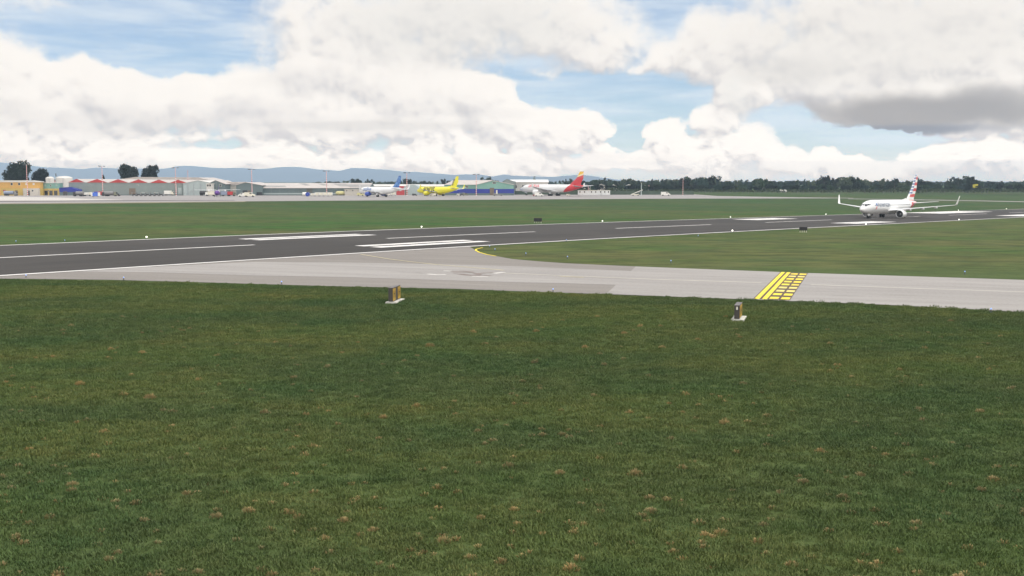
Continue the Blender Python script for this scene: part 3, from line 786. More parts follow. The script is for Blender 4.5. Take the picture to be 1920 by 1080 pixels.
# green bank fence behind the apron
o = MB()
for k in range(12):
    a_, b_ = 965+k*28, 965+(k+1)*28
    Yk = 735
    o.box(((X(a_, Yk)+X(b_, Yk))/2, Yk, 1.25), (X(b_, Yk)-X(a_, Yk)-.02, .3, 2.6))
tag(o.build('green_wall', mat('green_wall_paint', lin(76,90,76), .9, .25, .3)), 'long low grey-green wall behind the cabins and the belt loader', 'wall')

# perimeter fence along the right
def fence():
    r = empty('perimeter_fence', (X(1300, 745), 745, 0)); tag(r, 'wire mesh perimeter fence with thin posts in front of the right treeline', 'fence')
    x0 = 0; x1 = X(1990, 745)-X(1300, 745); n = 60
    pm = mat('galvanised_post', (.13, .135, .12), .7)
    pmesh = None
    for i in range(n+1):
        p = MB().box((0, 0, 1.2), (.16, .16, 2.4)).build('post', pm, r) if pmesh is None else link(bpy.data.objects.new('post', pmesh), r)
        pmesh = p.data; p.location = (x1*i/n, 0, 0)
    m = MB()
    for z in (.3, 1.2, 2.3): m.box((x1/2, 0, z), (x1, .05, .06))
    for i in range(n*6): m.box((x1*(i+.5)/(n*6), 0, 1.25), (.04, .04, 2.2))
    m.build('mesh_panel', pm, r)
fence()

# ------------------------------------------------------------------ floodlight masts
def mast_paint():
    m = mat('red_white_bands', (.8, .8, .8), .6, .05)
    n = N(m.node_tree); b = m.node_tree.nodes['Principled BSDF']
    t = n.new('ShaderNodeTexCoord'); s_ = n.new('ShaderNodeSeparateXYZ'); n.link(t.outputs['Object'], s_.inputs[0])
    k = n.math('GREATER_THAN', n.math('FRACT', n.math('MULTIPLY', s_.outputs[2], .85)), .5)
    n.link(n.mix(k, (.82, .80, .77), (.62, .06, .05)), b.inputs['Base Color']); return m
M_MAST = mast_paint(); M_LAMP = mat('lamp_housing', (.06, .07, .08), .4)
def mast(px, pyt, Y, label, plain=False, name='floodlight_mast'):
    Y *= YB
    o = empty(name, (X(px, Y), Y, 0)); tag(o, label, 'floodlight mast', 'floodlight masts along the apron')
    h = Z(pyt, Y)
    MB().tube((0, 0, 0), (0, 0, h), .27, .16, 8).build('pole', M_STEEL if plain else M_MAST, o)
    MB().box((0, 0, h+.1), (3.8, .2, .18)).build('crossarm', M_STEEL, o)
    for x0, wd in ((-1.3, 1.5), (1.6, .8)):
        m = MB(); m.box((x0, -.25, h+.15), (wd, .5, .5)); m.build('lamp_head', M_LAMP, o)
mast(51.5, 309, 722, 'banded mast in front of the orange building')
mast(192.5, 312, 728, 'banded mast in front of the second red gable')
mast(330, 315, 728, 'banded mast in front of the sixth red gable')
mast(472.5, 318, 705, 'banded mast rising behind the white van, by the long grey hangar gable')
mast(612.5, 321, 738, 'banded mast standing beside the row of white cargo containers')
mast(763, 324.3, 738, 'banded mast between the blue-tailed and yellow jets')
mast(893, 327.5, 735, 'pale mast in front of the teal and blue hangar')
for px_, pt, lab in ((1103, 348, 'short striped pole behind the longer white cabin'), (353, 321, 'striped antenna pole rising behind the sixth red gable')):
    o = empty('striped_pole', (X(px_, 745), 745, 0)); tag(o, lab, 'pole')
    MB().tube((0, 0, 0), (0, 0, Z(pt, 745)), .3, .15, 8).build('pole', M_MAST, o)
    MB().box((0, 0, Z(pt, 745)+.15), (.5, .5, .3)).build('beacon', M_REDG, o)
for px_, pt, lab in ((1202.5, 343, 'tall plain pale pole right of the belt loader'), (1280.5, 334, 'thin pole with a short top bar in front of the tall right trees')):
    o = empty('light_pole', (X(px_, 690), 690, 0)); tag(o, lab, 'pole')
    h = Z(pt, 690)
    MB().tube((0, 0, 0), (0, 0, h), .32 if px_ < 1250 else .16, .2 if px_ < 1250 else .1, 8).build('pole', M_PALEW if px_ < 1250 else M_MAST, o)
    MB().box((0, 0, h), (1.2 if px_ < 1250 else 4, .2, .2)).build('crossarm', M_YELOLD if px_ < 1250 else M_STEEL, o)

# ------------------------------------------------------------------ airliners
def text_mesh(body, size, bold=0, shear=0):
    cu = bpy.data.curves.new('t', 'FONT'); cu.body = body; cu.size = size; cu.offset = bold; cu.shear = shear
    cu.resolution_u = 3
    o = bpy.data.objects.new('t', cu); C.objects.link(o)
    bpy.context.view_layer.update()
    me = bpy.data.meshes.new_from_object(o.evaluated_get(bpy.context.evaluated_depsgraph_get()))
    bpy.data.objects.remove(o); bpy.data.curves.remove(cu)
    return me
def wrapped(name, me, func, m, parent, step_=.2):
    bm = bmesh.new(); bm.from_mesh(me)
    ys_ = [v.co.y for v in bm.verts]; y = min(ys_)+step_
    while y < max(ys_):
        bmesh.ops.bisect_plane(bm, geom=bm.verts[:]+bm.edges[:]+bm.faces[:], plane_co=(0, y, 0), plane_no=(0, 1, 0)); y += step_
    for v in bm.verts: v.co = func(v.co.x, v.co.y)
    bm.to_mesh(me); bm.free()
    me.materials.clear(); me.materials.append(m)
    me.name = name
    return link(bpy.data.objects.new(name, me), parent)

M_PLW = mat('aircraft_white', (.80, .80, .79), .28, .03, .4, coat=.4)
M_PLG = mat('aircraft_grey', (.50, .51, .52), .35, .06, .4)
M_SILV = mat('bare_metal', (.65, .66, .67), .25, .05, metal=.8)
M_TYRE = mat('tyre_rubber', (.02, .02, .02), .8)
M_BLK = mat('black', (.015, .015, .017), .5)

def wing_section(le, chord, thick, nrm, twist=0):
    le = Vector(le); nrm = Vector(nrm); pts = []
    for k, h in ((0, 0), (.04, .5), (.15, .9), (.35, 1), (.65, .6), (1, .05)): pts.append(le + Vector((-chord*k, 0, 0)) + nrm*thick*chord*h*.5)
    for k, h in ((1, -.05), (.65, -.5), (.35, -.8), (.15, -.75), (.04, -.45)): pts.append(le + Vector((-chord*k, 0, 0)) + nrm*thick*chord*h*.5)
    return pts

def airliner(name, label, L=37.6, RR=1.97, zc=3.6, wing=17.0, fin_top=11.8, body=None, belly=None, fin_mat=None, eng_mat=None, wl_mat=None, winglet='blended', eng_x=6.0, eng_y=5.6, eng_r=1.15,
             eng_l=4.2, gearz=0, text=None, tail_text=None, windows=True, four=False, win_m=None, nose_gear=12.5, stab_mat=None, wing_mat=None, chord=6.6):
    o = empty(name, (0, 0, 0)); tag(o, label, 'airliner')
    body = body or M_PLW
    prof = [(0, .03, -.34), (.006, .20, -.33), (.016, .36, -.30), (.032, .54, -.25), (.055, .71, -.17), (.085, .86, -.09), (.12, .95, -.03), (.16, 1, 0), (.3, 1, 0), (.45, 1, 0), (.6, 1, 0),
            (.68, .98, .015), (.75, .90, .075), (.82, .76, .19), (.89, .56, .35), (.95, .35, .5), (.985, .20, .58), (1, .10, .62)]
    nx_ = L*.52
    def sec(fr):
        for (a, ra, za), (b_, rb, zb) in zip(prof, prof[1:]):
            if a <= fr <= b_:
                k = (fr-a)/(b_-a); return (ra+(rb-ra)*k)*RR, zc+(za+(zb-za)*k)*RR
        return prof[-1][1]*RR, zc+prof[-1][2]*RR
    fr_ = [p_[0] for p_ in prof]; frs = sorted(set(fr_ + [(a+b_)/2 for a, b_ in zip(fr_, fr_[1:])]))
    rings = []
    for f_ in frs:
        r_, z_ = sec(f_)
        rings.append([(nx_-L*f_, r_*.97*cos(2*pi*i/36), z_+r_*sin(2*pi*i/36)*1.02) for i in range(36)])
    fus = MB().loft(rings).build('fuselage', body, o)
    if o and belly:
        pass
    def surf(x, phi, off=.02):
        "phi from the top, positive to port"
        r_, z_ = sec(max(0, min(1, (nx_-x)/L))); r_ += off
        return Vector((x, r_*.97*sin(phi), z_+r_*1.02*cos(phi)))
    # wing-body fairing
    MB().loft([[(x, RR*q*cos(2*pi*i/20)*.98, zc-RR*.62+RR*.52*q*sin(2*pi*i/20)) for i in range(20)] for x, q in ((7.2*L/38, .15), (6*L/38, .7), (3*L/38, 1), (-2*L/38, 1.02), (-5*L/38, .7), (-6.8*L/38, .15))]).build('wing_fairing', body, o)
    wm = wing_mat or M_PLG
    ws = L/38
    for sgn in (1, -1):
        zr = zc-RR*.55
        secs = [wing_section((6.0*ws, sgn*RR*.5, zr), chord*1.08*ws, .13, (0, 0, 1)), wing_section((5.2*ws, sgn*RR*.95, zr+.05), chord*ws, .125, (0, 0, 1)),
                wing_section(((5.2-.52*(.36*wing-RR))*ws if False else 5.2*ws-.50*(.36*wing-RR), sgn*.36*wing, zr+.05+.11*(.36*wing-RR)), chord*.62*ws, .115, (0, 0, 1)),
                wing_section((5.2*ws-.50*(wing-RR), sgn*wing, zr+.05+.11*(wing-RR)), 1.7*ws, .10, (0, 0, 1))]
        wg = MB().loft(secs, sm=False).build('wing', wm, o)
        tip = Vector((5.2*ws-.50*(wing-RR), sgn*wing, zr+.05+.11*(wing-RR)))
        if winglet == 'blended':
            s2 = [wing_section(tip, 1.7*ws, .10, (0, 0, 1)), wing_section(tip+Vector((-.35, sgn*.30, .25)), 1.45*ws, .10, (0, -sgn*.6, .8)),
                  wing_section(tip+Vector((-1.6, sgn*.75, 2.6)), .62*ws, .09, (0, -sgn, .15))]
            MB().loft(s2, sm=False).build('winglet', wl_mat or M_PLW, wg)
        for yf in (.30, .50, .70):
            yy = wing*yf; xx = 5.2*ws-.50*(yy-RR)-chord*(1-.72*yf)*ws
            zz = zr+.05+.11*(yy-RR)-.22
            MB().loft([[(xx+dx, sgn*yy+q*cos(2*pi*i/8), zz-.05+q*sin(2*pi*i/8)*1.1) for i in range(8)] for dx, q in ((1.8, .04), (1.0, .22), (-.2, .2), (-1.0, .04))]).build('flap_fairing', wm, wg)
        # engine
        for ye, dx in (((eng_y, 0),) if not four else ((eng_y, 0), (eng_y*1.7, -3))):
            ex, ez = eng_x+dx, zr-.30-eng_r*.72+.11*(ye-RR)*.6
            er = eng_r
            lp = [(0, .93), (-.15, 1.0), (-.9, 1.06), (-2.2*eng_l/4.2, 1.0), (-eng_l*.8, .80), (-eng_l*.8-.02, .62), (-eng_l, .40), (-eng_l-.7, .05)]
            nac = MB().loft([[(ex+dx_, sgn*ye+er*q*cos(2*pi*i/28), ez+er*q*sin(2*pi*i/28)) for i in range(28)] for dx_, q in lp], cap=False).build('engine', eng_mat or body, o)
            MB().loft([[(ex+dx_, sgn*ye+er*q*cos(2*pi*i/28), ez+er*q*sin(2*pi*i/28)) for i in range(28)] for dx_, q in ((-.02, .935), (.05, .88), (-.1, .84), (-.5, .82), (-.9, .80))], cap=False).build('intake_lip', M_SILV, nac)
            fb = MB()
            fb.loft([[(ex-.85, sgn*ye+er*q*cos(2*pi*i/28), ez+er*q*sin(2*pi*i/28)) for i in range(28)] for q in (.82, .2)], cap=False)
            fb.build('fan', M_BLK, nac)
            MB().tube((ex-.9, sgn*ye, ez), (ex-.35, sgn*ye, ez), er*.22, .02, 12).build('spinner', M_PLG, nac)
            MB().prismx([(sgn*ye-.18, ez+er*.8), (sgn*ye+.18, ez+er*.8), (sgn*ye+.18, zr+.11*(ye-RR)), (sgn*ye-.18, zr+.11*(ye-RR))], ex-eng_l*.95, ex-1.2).build('pylon', eng_mat or body, nac)
        # tailplane
        xt = nx_-L*.865; zt = zc+RR*.45
        sp2 = L*.155
        MB().loft([wing_section((xt, sgn*RR*.15, zt), 4.4*ws, .10, (0, 0, 1)), wing_section((xt-.62*sp2-.4, sgn*(sp2+RR*.4), zt+.10*sp2), 1.5*ws, .09, (0, 0, 1))], sm=False).build('tailplane', stab_mat or wm, o)
        # main gear
        gy = 3.0*RR/1.97; gx = -1.0*ws; wr = .58*RR/1.97
        mg = MB().tube((gx, sgn*gy, wr), (gx+.1, sgn*gy, zr+.1), .16*RR/1.97, n=8); mg.tube((gx, sgn*gy, zr-.8), (gx+1.4, sgn*(gy-1), zr), .09, n=6)
        mg = mg.build('main_gear', M_PLG, o)
        axs = (0,) if L < 45 else (-.8, .8)
        for q in (-1, 1):
            for dx in axs:
                MB().tube((gx+dx, sgn*gy+q*.22*RR/1.97, wr), (gx+dx, sgn*gy+q*.62*RR/1.97, wr), wr, n=20).tube((gx+dx, sgn*gy+q*.62*RR/1.97, wr), (gx+dx, sgn*gy+q*.66*RR/1.97, wr), wr*.45, n=12).build('wheel', M_TYRE, mg)
        MB().box((gx, sgn*(gy+.75), wr+1.0), (1.1, .06, 1.2)).build('gear_door', body, mg)
    # nose gear
    gx = nose_gear*ws if L < 45 else L*.52-6.5
    ng = MB().tube((gx, 0, .4), (gx-.15, 0, zc-RR*.8), .12*RR/1.97, n=8).build('nose_gear', M_PLG, o)
    for q in (-1, 1): MB().tube((gx, q*.14, .38*RR/1.97), (gx, q*.38*RR/1.97, .38*RR/1.97), .38*RR/1.97, n=16).build('wheel', M_TYRE, ng)
    for q in (-1, 1): MB().box((gx+.7, q*.42, zc-RR*.98-.15), (1.5, .05, .6)).build('gear_door', body, ng)
    # fin
    zf = zc+RR*.78
    h = fin_top-zf
    xf0 = nx_-L*.80; sl = .72
    xroot = xf0
    fsec = [wing_section((xroot+1.3*ws, 0, zf-.35), 7.0*ws, .07, (0, 1, 0)), wing_section((xroot-.55*ws, 0, zf+.85*ws*RR/1.97), 5.3*ws, .095, (0, 1, 0)), wing_section((xroot-.9*ws-.70*h*.5, 0, zf+h*.5), 4.2*ws*.97, .09, (0, 1, 0)),
            wing_section((xroot-.9*ws-.70*h+.05, 0, fin_top), 2.1*ws, .08, (0, 1, 0))]
    fin = MB().loft(fsec, sm=False).build('fin', fin_mat or body, o)
    # dorsal fillet
    MB().prism([(xroot+3.6*ws, zf+.30), (xroot+.0, zf+.95), (xroot-.5, zf-.4), (xroot+2, zf-.3)], -.07, .07).build('dorsal_fillet', body, fin)
    # flight deck glazing
    for sgn in (1, -1):
        gl = MB()
        def wz(f_, lev):
            r_, z_ = sec(f_); return surf(nx_-L*f_, sgn*math.acos(max(-1, min(1, (zc+lev*RR-z_)/(r_*1.02)))), .02)
        for fa, fb_, l0, l1, l2, l3 in ((.0285, .052, .02, .02, .20, .50), (.054, .068, .26, .28, .47, .48), (.070, .082, .30, .36, .48, .46)):
            for i in range(6):
                k0, k1 = i/6, (i+1)/6; f0, f1 = fa+(fb_-fa)*k0, fa+(fb_-fa)*k1
                b0, b1 = l0+(l1-l0)*k0, l0+(l1-l0)*k1; t0, t1 = l2+(l3-l2)*k0, l2+(l3-l2)*k1
                if fa < .03: b0, b1 = .10+.14*k0, .10+.14*k1; t0, t1 = .46, .46
                for j in range(3):
                    q0, q1 = j/3, (j+1)/3
                    gl.add([wz(f0, b0+(t0-b0)*q0), wz(f1, b1+(t1-b1)*q0), wz(f1, b1+(t1-b1)*q1), wz(f0, b0+(t0-b0)*q1)], [(0, 1, 2, 3)], True)
        gl.build('cockpit_window', M_WIN, o)
    if windows:
        pmw = None
        for sgn in (1, -1):
            k = 0
            x = nx_-L*.135
            while x > nx_-L*.80:
                if pmw is None:
                    pmw = MB().box((0, 0, 0), (.26, .05, .36)).build('cabin_window', M_WIN, o); wd_ = pmw
                else:
                    wd_ = link(bpy.data.objects.new('cabin_window', pmw.data), o)
                pnt = surf(x, sgn*1.33, .0); wd_.location = pnt; wd_.rotation_euler = (sgn*-.22, 0, 0)
                x -= .78; k += 1
        for sgn in (1, -1):
            for f_ in (.105, .79):
                x = nx_-L*f_; gl = MB()
                for i in range(5):
                    gl.add([surf(x, sgn*(1.15+i*.2), .012), surf(x-.05, sgn*(1.15+i*.2), .012), surf(x-.05, sgn*(1.35+i*.2), .012), surf(x, sgn*(1.35+i*.2), .012)], [(0,1,2,3)])
                    gl.add([surf(x-.85, sgn*(1.15+i*.2), .012), surf(x-.9, sgn*(1.15+i*.2), .012), surf(x-.9, sgn*(1.35+i*.2), .012), surf(x-.85, sgn*(1.35+i*.2), .012)], [(0,1,2,3)])
                gl.build('cabin_door', M_PLG, o)
    if text:
        for body_t, size, x_start, phi0, m, bold, shear in text:
            for sgn in (1, -1):
                me = text_mesh(body_t, size, bold, shear)
                wid = max(v.co.x for v in me.vertices)
                def fn(a, b_, sgn=sgn, x_start=x_start, phi0=phi0, wid=wid):
                    x = x_start-a if sgn > 0 else x_start-wid+a
                    return surf(x, sgn*(phi0-b_/RR), .035)
                wrapped('lettering', me, fn, m, o, .25)
    if tail_text:
        body_t, size, x0_, z0_, ang, m = tail_text
        for sgn in (1, -1):
            me = text_mesh(body_t, size, .04)
            def fn(a, b_, sgn=sgn):
                ca, sa = cos(ang), sin(ang)
                u_, v_ = a*ca-b_*sa, a*sa+b_*ca
                return Vector((x0_-u_ if sgn > 0 else x0_-u_, sgn*.27, z0_+v_))
            wrapped('lettering', me, fn, m, fin, 10)
    return o, surf

def logic_mat(name, fn, rough=.3):
    "material whose colour is a function of the aircraft's own x and z"
    m = mat(name, (.8, .8, .8), rough, .04, coat=.3)
    n = N(m.node_tree); b = m.node_tree.nodes['Principled BSDF']
    t = n.new('ShaderNodeTexCoord'); s_ = n.new('ShaderNodeSeparateXYZ'); n.link(t.outputs['Object'], s_.inputs[0])
    n.link(fn(n, s_.outputs[0], s_.outputs[2], t.outputs['Object']), b.inputs['Base Color'])
    return m
WHT = (.80, .80, .79)
def flag_tail(n, x, z, p):
    red = n.math('LESS_THAN', n.math('FRACT', n.math('MULTIPLY', n.math('ADD', z, -4.15), 1/1.75)), .52)
    blue = n.math('LESS_THAN', n.math('FRACT', n.math('MULTIPLY', n.math('ADD', z, -4.28), 1/.875)), .62)
    lead = n.math('GREATER_THAN', n.math('MULTIPLY_ADD', z, .62, x), -10.6)
    high = n.math('GREATER_THAN', z, 6.75)
    cr = n.mix(red, WHT, (.62, .045, .05)); cbl = n.mix(blue, WHT, (.03, .10, .33))
    pale = n.step(n.math('MULTIPLY_ADD', z, .62, x), -10.6, -9.3)
    cbl = n.mix(n.math('MULTIPLY', pale, .25), cbl, WHT)
    c = n.mix(n.math('MULTIPLY', lead, high), cr, cbl)
    root = n.math('MULTIPLY', n.math('SUBTRACT', 1.0, high), n.math('GREATER_THAN', n.math('MULTIPLY_ADD', z, .62, x), -9.2))
    return n.mix(root, c, WHT)
def flag_body(n, x, z, p):
    aft = n.math('LESS_THAN', n.math('MULTIPLY_ADD', z, .9, x), -8.6)
    band = n.math('MULTIPLY', n.math('GREATER_THAN', z, 2.5), n.math('LESS_THAN', z, 4.5))
    return n.mix(n.math('MULTIPLY', aft, band), WHT, (.62, .06, .06))
M_FLAGT = logic_mat('striped_tail_paint', flag_tail); M_FLAGB = logic_mat('white_body_red_block', flag_body)
def mosaic(n, x, z, p):
    v = n.new('ShaderNodeTexVoronoi'); v.inputs['Scale'].default_value = 1.3; n.link(p, v.inputs['Vector'])
    sp3 = n.new('ShaderNodeSeparateColor'); n.link(v.outputs['Color'], sp3.inputs[0])
    return n.mix(n.step(sp3.outputs[0], .35, .8, 0., .8), (.02, .10, .36), (.14, .34, .68))
M_MOS = logic_mat('blue_mosaic_tail', mosaic)
def ib_tail(n, x, z, p):
    top = n.math('GREATER_THAN', n.math('MULTIPLY_ADD', x, .3, z), 7.35)
    white = n.math('GREATER_THAN', n.math('MULTIPLY_ADD', x, .3, z), 6.35)
    c = n.mix(white, (.62, .03, .04), (.82, .70, .45))
    return n.mix(top, c, (.85, .52, .03))
def ib_body(n, x, z, p):
    a = n.math('LESS_THAN', n.math('MULTIPLY_ADD', z, 1.25, x), -7.5)
    b_ = n.math('GREATER_THAN', n.math('MULTIPLY_ADD', z, 1.6, x), -17.5)
    return n.mix(n.math('MULTIPLY', a, b_), WHT, (.62, .03, .04))
M_IBT = logic_mat('red_yellow_tail', ib_tail); M_IBB = logic_mat('white_body_red_sweep', ib_body)
M_SPY = mat('bright_yellow_paint', (.88, .80, .02), .3, .03, coat=.3)
M_TXTG = mat('steel_blue_lettering', (.16, .20, .27), .4); M_TXTB = mat('blue_lettering', (.05, .14, .40), .4); M_TXTR = mat('red_lettering', (.70, .06, .07), .4); M_BLUEP = mat('royal_blue_paint', (.04, .09, .42), .35)

# on the runway
pl, sf = airliner('runway_jet', 'white jet with red and blue striped tail rolling along the runway', L=38.6, RR=1.93, zc=3.15, wing=17.2, fin_top=12.5, body=M_FLAGB, fin_mat=M_FLAGT,
              eng_x=5.6, eng_y=4.9, eng_r=1.12, eng_l=4.0, wing_mat=M_PLW,
              text=[('American', 2.15, 13.2, 1.52, M_TXTG, .02, 0)], nose_gear=14.9, chord=6.4)
# flight emblem forward of the lettering
for sgn in (1, -1):
    for (c_, m_) in ((((15.0, 1.0), (13.9, 1.0), (14.3, 1.42), (14.75, 1.42)), M_TXTB), (((14.75, 1.45), (14.25, 1.45), (14.9, 1.85), (15.3, 1.85)), M_TXTR)):
        e_ = MB(); 
        for i in range(3):
            a0, a1 = Vector(c_[0]).lerp(Vector(c_[3]), i/3), Vector(c_[1]).lerp(Vector(c_[2]), i/3)
            b0, b1 = Vector(c_[0]).lerp(Vector(c_[3]), (i+1)/3), Vector(c_[1]).lerp(Vector(c_[2]), (i+1)/3)
            e_.add([sf(q.x-.6, sgn*q.y, .035) for q in (a0, a1, b1, b0)], [(0,1,2,3)])
        e_.build('emblem', m_, pl)
def place(o, s, t, head, scale=1.0):
    x, y = xy(s, t); o.location = (x, y, ground(x, y)+.05); o.rotation_euler = (0, 0, head); o.scale = (scale,)*3
HEAD = atan2(-RC, -RS)
S_NOSE = (304 - TD*RS)/RC
# nose gear at pixel 1623: solve s on the centreline
s_ = 150
while True:
    x, y = xy(s_, TD)
    if 960+F*x/(y*cos(TH)) >= 1630: break
    s_ += .2
place(pl, s_+14.9*38.6/38*1.04, TD, HEAD, 1.04)
zg0 = ground(*xy(s_, TD)); zg1 = ground(*xy(s_+16, TD))
pl.rotation_euler = (0, atan2(zg0-zg1, 16)*-1, HEAD)

def park(o, px, py, head_deg, sc):
    p = gp(px, py); o.location = (p.x, p.y, p.z+.04); o.rotation_euler = (0, 0, head_deg); o.scale = (sc,)*3
H2 = atan2(-.70, -.71)
pl, _ = airliner('parked_jet', 'white parked jet with blue tail and blue engines by the grey hangar', body=M_PLW, fin_mat=M_MOS, eng_mat=M_BLUEP,
              text=[('jetBlue', 2.6, 13.6, 1.55, M_TXTB, .03, 0)], windows=False)
park(pl, 714, 369.2, atan2(.70, -.71), 1.04)
pl, _ = airliner('parked_jet', 'bright yellow parked jet with black lettering left of the teal hangar', body=M_SPY, fin_mat=M_SPY, eng_mat=M_SPY, wl_mat=M_SPY,
              text=[('spirit', 5.0, 12.0, 1.85, M_BLK, .12, .12)], tail_text=('spirit', 2.1, -12.9, 6.1, radians(58), M_BLK), windows=False)
park(pl, 822, 367.6, atan2(.70, -.71), 1.03)
pl, _ = airliner('parked_jet', 'large white parked jet with a red and yellow tail', L=61.0, RR=2.82, zc=5.3, wing=28.0, fin_top=17.3, body=M_IBB, fin_mat=M_IBT,
              eng_x=9.8, eng_y=9.4, eng_r=1.65, eng_l=5.6, wing_mat=M_PLG, stab_mat=M_PLG,
              text=[('IBERIA', 3.8, 21.5, 1.30, M_TXTR, .04, 0)], windows=False, chord=6.8)
park(pl, 1036, 367.2, atan2(.68, -.735), .89)

# high-wing cargo turboprop in front of the slate hall
def turboprop():
    o = empty('cargo_turboprop', (0, 0, 0)); tag(o, 'small high-wing cargo plane with a purple body in front of the blue-grey gable', 'propeller plane')
    MPU = mat('purple_paint', lin(95,50,135), .4)
    fr = [(0, .05), (.03, .45), (.10, .8), (.2, 1), (.6, 1), (.8, .7), (1, .15)]
    rings = [[(6.5-15*f_, 1.35*q*cos(2*pi*i/20), 2.0+1.35*q*sin(2*pi*i/20)+(f_ > .6)*(f_-.6)*2) for i in range(20)] for f_, q in fr]
    fu = MB().loft(rings).build('fuselage', MPU, o)
    MB().loft([[(x, 1.36*q*cos(2*pi*i/16), 2.35+1.1*q*sin(2*pi*i/16)) for i in range(16)] for x, q in ((1.8, .3), (1.2, 1.0), (-2, 1.0), (-3.5, .5))]).build('cabin_roof', M_PLW, o)
    for sgn in (1, -1):
        wg = MB().loft([wing_section((1.4, sgn*.6, 3.5), 2.3, .14, (0, 0, 1)), wing_section((.8, sgn*12, 3.65), 1.4, .1, (0, 0, 1))], sm=False).build('wing', M_PLW, o)
        MB().loft([[(x, sgn*4.2+.5*q*cos(2*pi*i/12), 3.2+.5*q*sin(2*pi*i/12)) for i in range(12)] for x, q in ((2.6, .3), (2.2, .8), (.5, 1), (-1.2, .3))]).build('engine', M_PLW, o)
        MB().loft([wing_section((-6.6, sgn*.1, 3.0), 1.6, .1, (0, 0, 1)), wing_section((-7.0, sgn*3.2, 3.1), 1.0, .1, (0, 0, 1))], sm=False).build('tailplane', M_PLW, o)
        g_ = MB().tube((-.4, sgn*1.6, .4), (-.2, sgn*1.0, 1.2), .09, n=6).build('main_gear', M_PLG, o)
        MB().tube((-.4, sgn*1.5, .4), (-.4, sgn*1.8, .4), .4, n=14).build('wheel', M_TYRE, g_)
    MB().loft([wing_section((-5.4, 0, 3.0), 3.0, .08, (0, 1, 0)), wing_section((-7.2, 0, 5.6), 1.3, .08, (0, 1, 0))], sm=False).build('fin', MPU, o)
    g_ = MB().tube((4.2, 0, .35), (4.1, 0, 1.0), .08, n=6).build('nose_gear', M_PLG, o)
    MB().tube((4.2, -.12, .35), (4.2, .12, .35), .35, n=14).build('wheel', M_TYRE, g_)
    MB().add([(5.0, -.6, 2.5), (5.0, .6, 2.5), (4.3, .75, 3.1), (4.3, -.75, 3.1)], [(0,1,2,3)]).build('windscreen', M_WIN, o)
    return o
tp = turboprop(); p = gp(408, 368.6); tp.location = (p.x, p.y, .04); tp.rotation_euler = (0, 0, radians(-80)); tp.scale = (1.12,)*3

# ------------------------------------------------------------------ ground vehicles and freight
def vb(name, label, cat, px, py, rz=0, group=None, sc=1.0):
    p = gp(px, py); o = empty(name, (p.x, p.y, p.z+.04), rz); o.scale = (sc,)*3
    return tag(o, label, cat, group)
def wheels(o, pts, r=.45, wd=.25):
    for x, y in pts: MB().tube((x, y-wd/2, r), (x, y+wd/2, r), r, n=14).build('wheel', M_TYRE, o)
VC = {k: mat('vehicle_'+k, lin(*c), .4, .08) for k, c in dict(white=(232,230,222), grey=(130,128,126), blue=(70,110,205), navy=(40,60,150), dark=(60,58,58), red=(190,60,60), bluegrey=(140,150,170), cream=(226,220,200), olive=(120,120,100), yellow=(205,198,140), ltblue=(150,185,230)).items()}
def tank_truck(label, px, py, c1, c2, rz=0, L=8., group=None, sc=1.):
    o = vb('tank_truck', label, 'truck', px, py, rz, group, sc)
    MB().tube((-L*.45, 0, 1.9), (L*.22, 0, 1.9), 1.1, n=20).build('tank', VC[c1], o)
    MB().box((L*.36, 0, 1.65), (L*.2, 2.3, 2.1), taper=.9).build('cab', VC[c2], o)
    MB().box((L*.465, 0, 2.0), (.06, 1.9, .8)).build('windscreen', M_WIN, o)
    MB().box((0, 0, .72), (L*.9, .9, .25)).build('chassis', M_BLK, o)
    wheels(o, [(x, y) for x in (-L*.35, -L*.2, L*.35) for y in (-1, 1)])
    return o
def box_truck(label, px, py, c1, c2, rz=0, L=6., H=2.6, group=None, sc=1.):
    o = vb('box_truck', label, 'truck', px, py, rz, group, sc)
    MB().box((-L*.12, 0, .8+H/2), (L*.7, 2.3, H)).build('cargo_box', VC[c1], o)
    MB().box((L*.38, 0, 1.5), (L*.25, 2.1, 1.8), taper=.88).build('cab', VC[c2], o)
    MB().box((L*.5, 0, 1.8), (.06, 1.7, .7)).build('windscreen', M_WIN, o)
    MB().box((0, 0, .68), (L*.92, .9, .2)).build('chassis', M_BLK, o)
    wheels(o, [(x, y) for x in (-L*.3, L*.35) for y in (-1, 1)])
    return o
def van(label, px, py, c, rz=0, sc=1., group=None):
    o = vb('van', label, 'van', px, py, rz, group, sc)
    MB().prism([(-2.5, .4), (2.5, .4), (2.5, 1.1), (1.7, 1.35), (1.1, 2.1), (-2.4, 2.2), (-2.5, 2.0)], -.95, .95).build('body', VC[c], o)
    MB().add([(1.72, -.8, 1.40), (1.72, .8, 1.40), (1.17, .75, 2.06), (1.17, -.75, 2.06)], [(0,1,2,3)]).build('windscreen', M_WIN, o)
    for sgn in (1, -1): MB().box((.6, sgn*.96, 1.65), (1.0, .03, .5)).build('side_window', M_WIN, o)
    wheels(o, [(x, y) for x in (-1.6, 1.6) for y in (-.85, .85)], .36)
    return o
def uld(label, px, py, c, group, rz=0, sc=1., round_=None):
    o = vb('cargo_container', label, 'cargo container', px, py, rz, group, sc)
    MB().prism([(-1.15, .5), (1.3, .5), (1.3, 2.35), (-1.15, 2.35), (-1.75, 1.75), (-1.75, 1.05)], -.9, .9).build('body', VC[c], o)
    MB().box((.1, -.93, 1.45), (1.9, .05, 1.5)).build('door', VC['cream'], o)
    MB().box((0, 0, .4), (3.2, 1.7, .14)).build('dolly_deck', M_STEEL, o)
    wheels(o, [(x, y) for x in (-1.1, 1.1) for y in (-.7, .7)], .2, .12)
    return o
